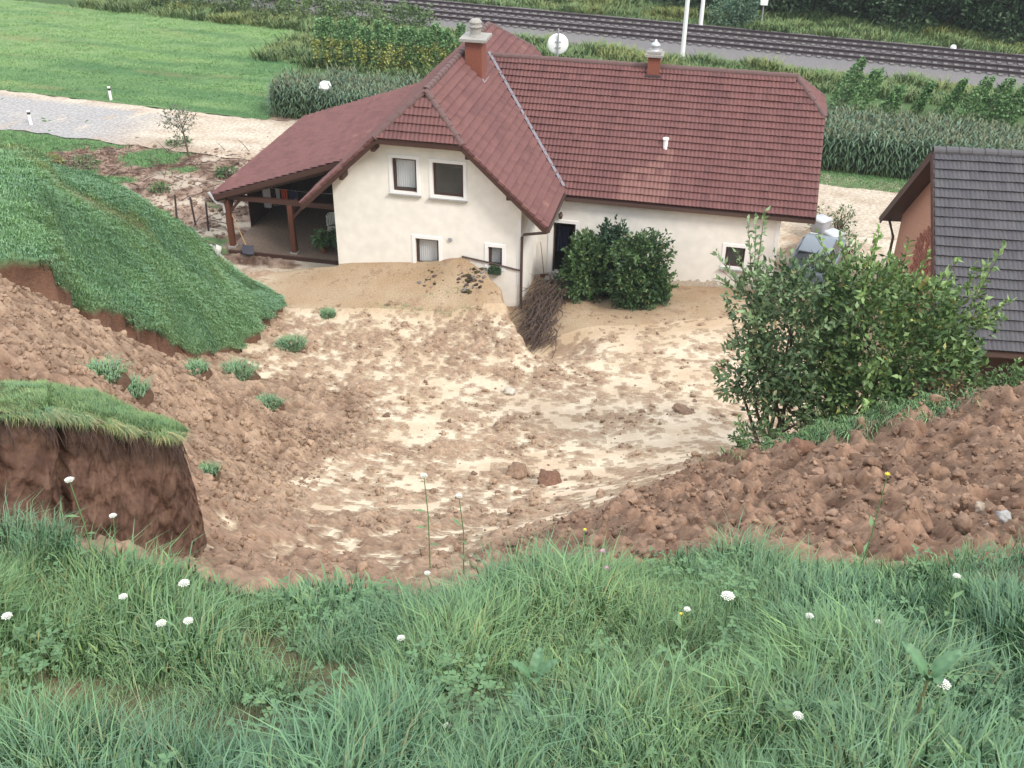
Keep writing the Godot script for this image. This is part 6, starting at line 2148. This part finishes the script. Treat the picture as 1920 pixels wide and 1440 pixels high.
# ------------------------------------------------------------------ small things round the house
func make_small() -> void:
	var b := MB.new()
	# the parked car behind the house end
	car()
	for q in [["grey lidded bin by the house end, nearer the road", Vector3(12.38, 0, -39.95), 0.95], ["smaller grey lidded bin standing in front of the taller one", Vector3(12.62, 0, -38.9), 0.8]]:
		var t := thing("rubbish_bin", q[0], "bin", q[1], -0.2, "grey bins at the house end")
		b = MB.new()
		var h: float = q[2]
		b.lathe(Vector3.ZERO, [Vector2(0.0, 0.05), Vector2(0.30, 0.05), Vector2(0.40, h), Vector2(0.0, h)], 4)
		put("body", b.mesh(mats.grey_paint), t)
		b = MB.new()
		b.lathe(Vector3(0, h, 0), [Vector2(0.44, 0), Vector2(0.44, 0.05), Vector2(0.38, 0.10), Vector2(0.0, 0.13)], 4)
		put("lid", b.mesh(mats.zinc), t)
		b = MB.new()
		b.tube([Vector3(-0.25, 0.08, -0.28), Vector3(0.25, 0.08, -0.28)], [0.08, 0.08], 10)
		put("wheel", b.mesh(mats.black_rubber), t)
	# chair, plant pots, shovel, washing, kerb
	chair()
	for q in [["potted green plant with a red pot, beside the gable wall under the porch", Vector3(-7.55, 0.155, 0.35), 0.55], ["broad potted plant nearer the porch post", Vector3(-8.35, 0.155, 0.4), 0.6], ["dark potted plant behind the front pots by the wall", Vector3(-7.75, 0.155, -0.35), 0.7]]:
		var t := thing("potted_plant", q[0], "potted plant", from_house(q[1]), 0.0, "pot plants under the porch")
		b = MB.new()
		b.lathe(Vector3.ZERO, [Vector2(0.0, 0), Vector2(0.11, 0), Vector2(0.16, 0.24), Vector2(0.18, 0.24), Vector2(0.18, 0.28), Vector2(0.14, 0.28), Vector2(0.13, 0.22), Vector2(0.0, 0.22)], 14)
		put("pot", b.mesh(mats.terracotta), t)
		b = MB.new()
		leaf_cloud(b, Vector3(0, 0.28 + q[2] * 0.5, 0), Vector3(q[2] * 0.6, q[2] * 0.6, q[2] * 0.6), 420, 0.16, [Color(0.03, 0.07, 0.03), Color(0.10, 0.18, 0.07)], 1.5, 0.2, 7)
		put("leaves", b.mesh(mats.leaves), t)
	var t := thing("shovel", "wide dark snow shovel leaning on the outer porch post", "shovel", from_house(Vector3(-11.3, 0.15, 0.95)), -HOUSE_TURN)
	b = MB.new()
	b.tube([Vector3(0.0, 0.12, 0), Vector3(-0.62, 1.35, -0.3)], [0.018, 0.018], 8)
	put("handle", b.mesh(mat("ash_wood", Color(0.42, 0.27, 0.12), 0.6)), t)
	b = MB.new()
	var rows := []
	var cols := []
	for i in 7:
		var r := []
		var cc := []
		for j in 7:
			var u := (j - 3) / 3.0
			var v := i / 6.0
			r.append(Vector3(u * 0.24 + 0.06 + v * 0.14, 0.03 + 0.20 * (1.0 - v) + 0.03 * u * u, 0.02 + v * 0.36))
			cc.append(Color.WHITE)
		rows.append(r)
		cols.append(cc)
	b.sheet(rows, cols)
	for i in rows.size():
		for j in 7:
			rows[i][j] += Vector3(0, -0.012, 0)
	b.sheet(rows, cols)
	put("blade", b.mesh(mat("blade_plastic", Color(0.035, 0.035, 0.05), 0.5)), t)
	# washing line with garments
	b = MB.new()
	b.tube([from_house(Vector3(-11.95, 2.08, -0.9)), from_house(Vector3(-9.5, 2.02, -0.9)), from_house(Vector3(-6.78, 2.08, -0.9))], [0.006, 0.006, 0.006], 4)
	tag(put("washing_line", b.mesh(mats.white_paint)), "thin washing line strung under the porch roof", "line")
	var wash := [["long pale grey trousers hanging from the line", Vector3(-11.1, 0, -0.9), 0.34, 0.85, Color(0.42, 0.42, 0.50)], ["narrow white towel hanging on the washing line", Vector3(-10.62, 0, -0.9), 0.20, 0.55, Color(0.40, 0.40, 0.44)], ["red shirt hanging on the washing line", Vector3(-10.35, 0, -0.9), 0.30, 0.48, Color(0.40, 0.06, 0.035)], ["dark blue shirt hanging next to the red one", Vector3(-9.95, 0, -0.9), 0.38, 0.5, Color(0.03, 0.035, 0.10)]]
	for q in wash:
		var w: float = q[2]
		var h: float = q[3]
		var rr := []
		var kk := []
		for i in 9:
			var r := []
			var cc := []
			for j in 13:
				var u := j / 12.0 - 0.5
				r.append(Vector3(u * w * (1.0 - 0.12 * i / 8.0), -h * i / 8.0, 0.035 * sin(u * 16.0 + q[1].x * 3.0) * (0.4 + i / 8.0)))
				cc.append(q[4])
			rr.append(r)
			kk.append(cc)
		b = MB.new()
		b.sheet(rr, kk)
		for i in 9:
			for j in 13:
				rr[i][j].z -= 0.02
		b.sheet(rr, kk)
		var g := put("garment", b.mesh(mats.tinted))
		g.position = from_house(Vector3(q[1].x, 2.05, q[1].z))
		g.rotation.y = -HOUSE_TURN
		tag(g, q[0], "laundry", "washing under the porch")
	b = MB.new()
	b.beam(from_house(Vector3(-12.75, 0.12, 1.2)), from_house(Vector3(-10.75, 0.16, 3.25)), 0.16, 0.5)
	tag(put("kerb_wall", b.mesh(mats.concrete)), "low concrete kerb wall at the outer corner of the porch yard", "kerb")
	t = thing("bucket", "white plastic tub lying at the foot of the outer porch post", "tub", from_house(Vector3(-12.45, 0.05, 0.95)), 0.4)
	b = MB.new()
	b.lathe(Vector3.ZERO, [Vector2(0.0, 0.0), Vector2(0.14, 0.0), Vector2(0.19, 0.22), Vector2(0.21, 0.23), Vector2(0.17, 0.21), Vector2(0.12, 0.03), Vector2(0.0, 0.03)], 14)
	put("body", b.mesh(mats.white_plastic), t).rotation = Vector3(0, 0, 1.2)
	b = MB.new()
	b.tube([from_house(Vector3(0.18, 1.35, 0.1)), from_house(Vector3(0.38, 0.1, 0.28))], [0.014, 0.014], 6)
	b.box(from_house(Vector3(0.4, 0.08, 0.3)), Vector3(0.32, 0.12, 0.08))
	tag(put("broom", b.mesh(mats.post_wood)), "brown broom leaning in the corner left of the doorway", "broom")
	t = thing("window_box", "dark planter box hanging under the small gable window", "planter", from_house(Vector3(-0.9, 1.42, 3.06)), -HOUSE_TURN)
	b = MB.new()
	b.box(Vector3(0, 0.02, 0.04), Vector3(0.46, 0.18, 0.16))
	put("box", b.mesh(mats.green_plastic), t)
	b = MB.new()
	leaf_cloud(b, Vector3(0, 0.14, 0.05), Vector3(0.28, 0.10, 0.12), 160, 0.08, [Color(0.02, 0.045, 0.02), Color(0.05, 0.1, 0.04)], 2.0, 0.1, 3)
	put("leaves", b.mesh(mats.leaves), t)
	# brushwood in the hollow at the house corner
	t = thing("brush_pile", "heap of bare dark branches in the hollow at the house corner", "branches", from_house(Vector3(0.75, 0.0, 3.0)), -HOUSE_TURN)
	for i in 190:
		b = MB.new()
		var z0 := rng.randf_range(-2.0, 2.3)
		var x0 := rng.randf_range(-0.45, 0.75) + 0.12 * maxf(z0, 0.0)
		var l := rng.randf_range(0.9, 2.1)
		var p0 := Vector3(x0, rng.randf_range(0.05, 0.65), z0)
		var d := Vector3(rng.randf_range(-0.45, 0.05), rng.randf_range(-0.25, 0.15), 1.0).normalized()
		var side := Vector3(rng.randf_range(0.0, 0.5), rng.randf_range(0.0, 0.3), 0)
		var pts := []
		var rad := []
		for k in 5:
			var f := k / 4.0
			pts.append(p0 + d * l * f + side * sin(f * PI) * 0.6)
			rad.append(lerpf(0.024, 0.006, f))
		b.tube(pts, rad, 5)
		for k in 3:
			var f := 0.3 + 0.2 * k
			var q0: Vector3 = pts[k + 1]
			b.tube([q0, q0 + (d + Vector3(rng.randfn(), rng.randfn(), rng.randfn()) * 0.5).normalized() * 0.45], [0.009, 0.003], 4)
		put("branch", b.mesh(mats.twig), t)
	# garden fence posts and the young tree
	for q in [["leaning dark fence post, the one farthest from the porch", Vector3(-13.99, 0.2, -40.94), 0.10], ["middle dark fence post of three beside the porch", Vector3(-13.15, 0.2, -40.69), -0.05], ["dark fence post nearest the porch corner", Vector3(-12.5, 0.2, -40.2), 0.06]]:
		b = MB.new()
		b.tube([Vector3(0, -0.3, 0), Vector3(q[2], 1.05, 0)], [0.045, 0.04], 7)
		var o := put("fence_post", b.mesh(mats.rail_steel))
		o.position = q[1]
		tag(o, q[0], "fence post", "fence posts in the wrecked garden")
	t = thing("young_tree", "young grey leaved tree standing in the wrecked garden", "tree", Vector3(-15.6, 0, -48.9))
	b = MB.new()
	b.tube([Vector3(0, -0.2, 0), Vector3(-0.08, 0.9, 0), Vector3(-0.12, 1.5, 0)], [0.05, 0.04, 0.03], 7)
	for i in 9:
		var a := i * 2.4
		b.tube([Vector3(-0.1, 1.1 + 0.05 * i, 0), Vector3(-0.1 + cos(a) * 0.55, 1.6 + 0.08 * i, sin(a) * 0.5)], [0.018, 0.006], 5)
	put("trunk", b.mesh(mats.bark), t)
	b = MB.new()
	leaf_cloud(b, Vector3(-0.25, 1.75, 0), Vector3(0.85, 0.65, 0.7), 420, 0.14, [Color(0.10, 0.115, 0.085), Color(0.19, 0.20, 0.15)], 1.6, 0.3, 5)
	put("crown", b.mesh(mats.leaves), t)
	var debris := [["flattened green shrub in the mud between lawn and spur", -20.0, -47.2, 0.75], ["yellowish uprooted bush beside the lawn edge", -21.6, -47.5, 0.6], ["small green shrub half buried below the young tree", -15.7, -44.3, 0.55], ["green bush lying by the far garden mud", -16.4, -50.2, 0.6], ["green weed clump against the outer porch post", -12.9, -38.6, 0.6], ["uprooted green plant in the middle of the wrecked garden", -13.2, -46.2, 0.55]]
	for i in debris.size():
		var q: Array = debris[i]
		var cc := [Color(0.05, 0.095, 0.04), Color(0.14, 0.22, 0.085)] if i != 1 else [Color(0.12, 0.14, 0.05), Color(0.27, 0.27, 0.10)]
		shrub("uprooted_shrub", q[0], "shrub", Vector3(q[1], ground_at(q[1], q[2]), q[2]), [[Vector3(0, 0.22 * q[3], 0), Vector3(1.0, 0.5, 0.7) * q[3]]], 420, 0.13, cc, 1.3, 200 + i)
	# broken stems and boards strewn over the garden
	b = MB.new()
	for i in 260:
		var p := Vector3(rng.randf_range(-22.0, -11.5), 0, rng.randf_range(-50.0, -37.0))
		if in_house(p.x, p.z).x > -12.8:
			continue
		p.y = ground_at(p.x, p.z) + 0.03
		var d := Vector3(rng.randfn(), rng.randf_range(-0.05, 0.35), rng.randfn()).normalized() * rng.randf_range(0.2, 1.1)
		b.tube([p, p + d * 0.5 + Vector3(0, 0.04, 0), p + d], [0.02, 0.016, 0.008], 4)
	var litter := put("broken_stems", b.mesh(mats.twig))
	litter.set_meta("kind", "stuff")
	tag(litter, "broken stems and twigs strewn over the wrecked garden", "debris")
	# roadside saplings between house and barn
	for q in [["small sapling in the pale yard between house and barn", 13.6, -41.0], ["thin sapling beside the brick barn's rear corner", 13.1, -38.6], ["tall weeds behind the grey bins", 12.6, -40.9]]:
		shrub("sapling", q[0], "shrub", Vector3(q[1], 0, q[2]), [[Vector3(0, 0.55, 0), Vector3(0.45, 0.6, 0.4)]], 260, 0.13, [Color(0.07, 0.12, 0.055), Color(0.16, 0.22, 0.10)], 1.3, int(q[1] * 10.0))

func chair() -> void:
	var t := thing("garden_chair", "white plastic garden chair standing by the gable wall under the porch", "chair", from_house(Vector3(-8.4, 0.155, -1.0)), -HOUSE_TURN + 0.5)
	var b := MB.new()
	b.slab([Vector3(-0.22, 0.44, 0.22), Vector3(0.22, 0.44, 0.22), Vector3(0.2, 0.42, -0.2), Vector3(-0.2, 0.42, -0.2)], Vector3(0, -0.025, 0))
	put("seat", b.mesh(mats.white_plastic), t)
	b = MB.new()
	for i in 7:
		var u0 := (i - 3.5) / 3.5
		var u1 := (i - 2.7) / 3.5
		var top := 0.92 - 0.12 * (u0 + 0.1) ** 2
		b.slab([Vector3(u1 * 0.23, 0.46, -0.215), Vector3(u1 * 0.24, top, -0.32), Vector3(u0 * 0.24, top, -0.32), Vector3(u0 * 0.23, 0.46, -0.215)], Vector3(0, 0.0, -0.02))
	b.tube([Vector3(-0.25, 0.44, -0.2), Vector3(-0.25, 0.82, -0.31), Vector3(-0.15, 0.93, -0.33), Vector3(0.15, 0.93, -0.33), Vector3(0.25, 0.82, -0.31), Vector3(0.25, 0.44, -0.2)], [0.022, 0.022, 0.022, 0.022, 0.022, 0.022], 6)
	put("backrest", b.mesh(mats.white_plastic), t)
	for s in [-1.0, 1.0]:
		b = MB.new()
		b.tube([Vector3(s * 0.25, 0.66, -0.27), Vector3(s * 0.28, 0.65, 0.12), Vector3(s * 0.26, 0.62, 0.2), Vector3(s * 0.24, 0.44, 0.22)], [0.022, 0.026, 0.024, 0.02], 6)
		put("armrest", b.mesh(mats.white_plastic), t)
		for z in [-0.24, 0.24]:
			b = MB.new()
			b.tube([Vector3(s * 0.21, 0.43, z * 0.85), Vector3(s * 0.26, 0.0, z * 1.15)], [0.026, 0.02], 6)
			put("leg", b.mesh(mats.white_plastic), t)

func car() -> void:
	var t := thing("parked_car", "blue grey parked car half hidden behind the house end", "car", from_house(Vector3(10.45, 0.0, -2.6)), 1.15)
	# x is the length, front at +x
	var prof := [Vector2(-1.95, 0.42), Vector2(-1.98, 0.75), Vector2(-1.85, 0.98), Vector2(-0.95, 1.0), Vector2(0.75, 0.98), Vector2(1.7, 0.82), Vector2(1.98, 0.66), Vector2(2.0, 0.40)]
	var b := MB.new()
	var rows := []
	var cols := []
	for i in prof.size():
		var r := []
		var cc := []
		for j in 9:
			var u := (j - 4) / 4.0
			var w: float = 0.82 * (1.0 - 0.10 * absf(prof[i].x / 2.0) ** 3)
			r.append(Vector3(prof[i].x, prof[i].y - 0.06 * absf(u) ** 4, u * w))
			cc.append(Color.WHITE)
		rows.append(r)
		cols.append(cc)
	rows.reverse()
	b.sheet(rows, cols)
	for s in [-1.0, 1.0]:
		for i in prof.size() - 1:
			var w0: float = 0.82 * (1.0 - 0.10 * absf(prof[i].x / 2.0) ** 3) * s
			var w1: float = 0.82 * (1.0 - 0.10 * absf(prof[i + 1].x / 2.0) ** 3) * s
			b.quad(Vector3(prof[i].x, 0.28, w0 * 0.96), Vector3(prof[i + 1].x, 0.28, w1 * 0.96), Vector3(prof[i + 1].x, prof[i + 1].y - 0.06, w1), Vector3(prof[i].x, prof[i].y - 0.06, w0))
	put("body", b.mesh(mats.car_paint), t)
	b = MB.new()
	b.slab([Vector3(-1.45, 1.42, 0.56), Vector3(0.05, 1.42, 0.56), Vector3(0.05, 1.42, -0.56), Vector3(-1.45, 1.42, -0.56)], Vector3(0, -0.05, 0))
	for s in [-1.0, 1.0]:
		for q in [[0.05, 0.75], [-0.62, -0.62], [-1.45, -1.78]]:
			b.beam(Vector3(q[0], 1.4, s * 0.55), Vector3(q[1], 0.97, s * 0.74), 0.06, 0.06)
	put("roof", b.mesh(mats.car_paint), t)
	b = MB.new()
	b.quad(Vector3(0.73, 0.985, 0.70), Vector3(0.73, 0.985, -0.70), Vector3(0.07, 1.385, -0.53), Vector3(0.07, 1.385, 0.53))
	put("windscreen", b.mesh(mats.car_glass), t)
	b = MB.new()
	b.quad(Vector3(-1.76, 0.985, -0.70), Vector3(-1.76, 0.985, 0.70), Vector3(-1.47, 1.385, 0.53), Vector3(-1.47, 1.385, -0.53))
	put("rear_window", b.mesh(mats.car_glass), t)
	for s in [-1.0, 1.0]:
		b = MB.new()
		b.quad(Vector3(-1.72, 0.985, s * 0.725), Vector3(0.70, 0.985, s * 0.725), Vector3(0.05, 1.38, s * 0.545), Vector3(-1.45, 1.38, s * 0.545))
		put("side_window", b.mesh(mats.car_glass), t)
		for x in [-1.25, 1.25]:
			b = MB.new()
			b.tube([Vector3(x, 0.31, s * 0.62), Vector3(x, 0.31, s * 0.82)], [0.31, 0.31], 18)
			var w := put("wheel", b.mesh(mats.black_rubber), t)
			b = MB.new()
			b.tube([Vector3(x, 0.31, s * 0.8), Vector3(x, 0.31, s * 0.835)], [0.19, 0.17], 14)
			put("rim", b.mesh(mats.zinc), w)
		b = MB.new()
		b.box(Vector3(1.93, 0.66, s * 0.52), Vector3(0.10, 0.13, 0.30))
		put("headlight", b.mesh(mats.zinc), t)

func _ready() -> void:
	rng.seed = 20051
	make_materials()
	make_view()
	make_ground()
	make_bank()
	make_spur()
	make_block()
	make_valley()
	make_house()
	make_barn()
	make_shrubs()
	make_small()
	make_tufts()
	make_clods()
	make_bank_grass()
	make_flowers()
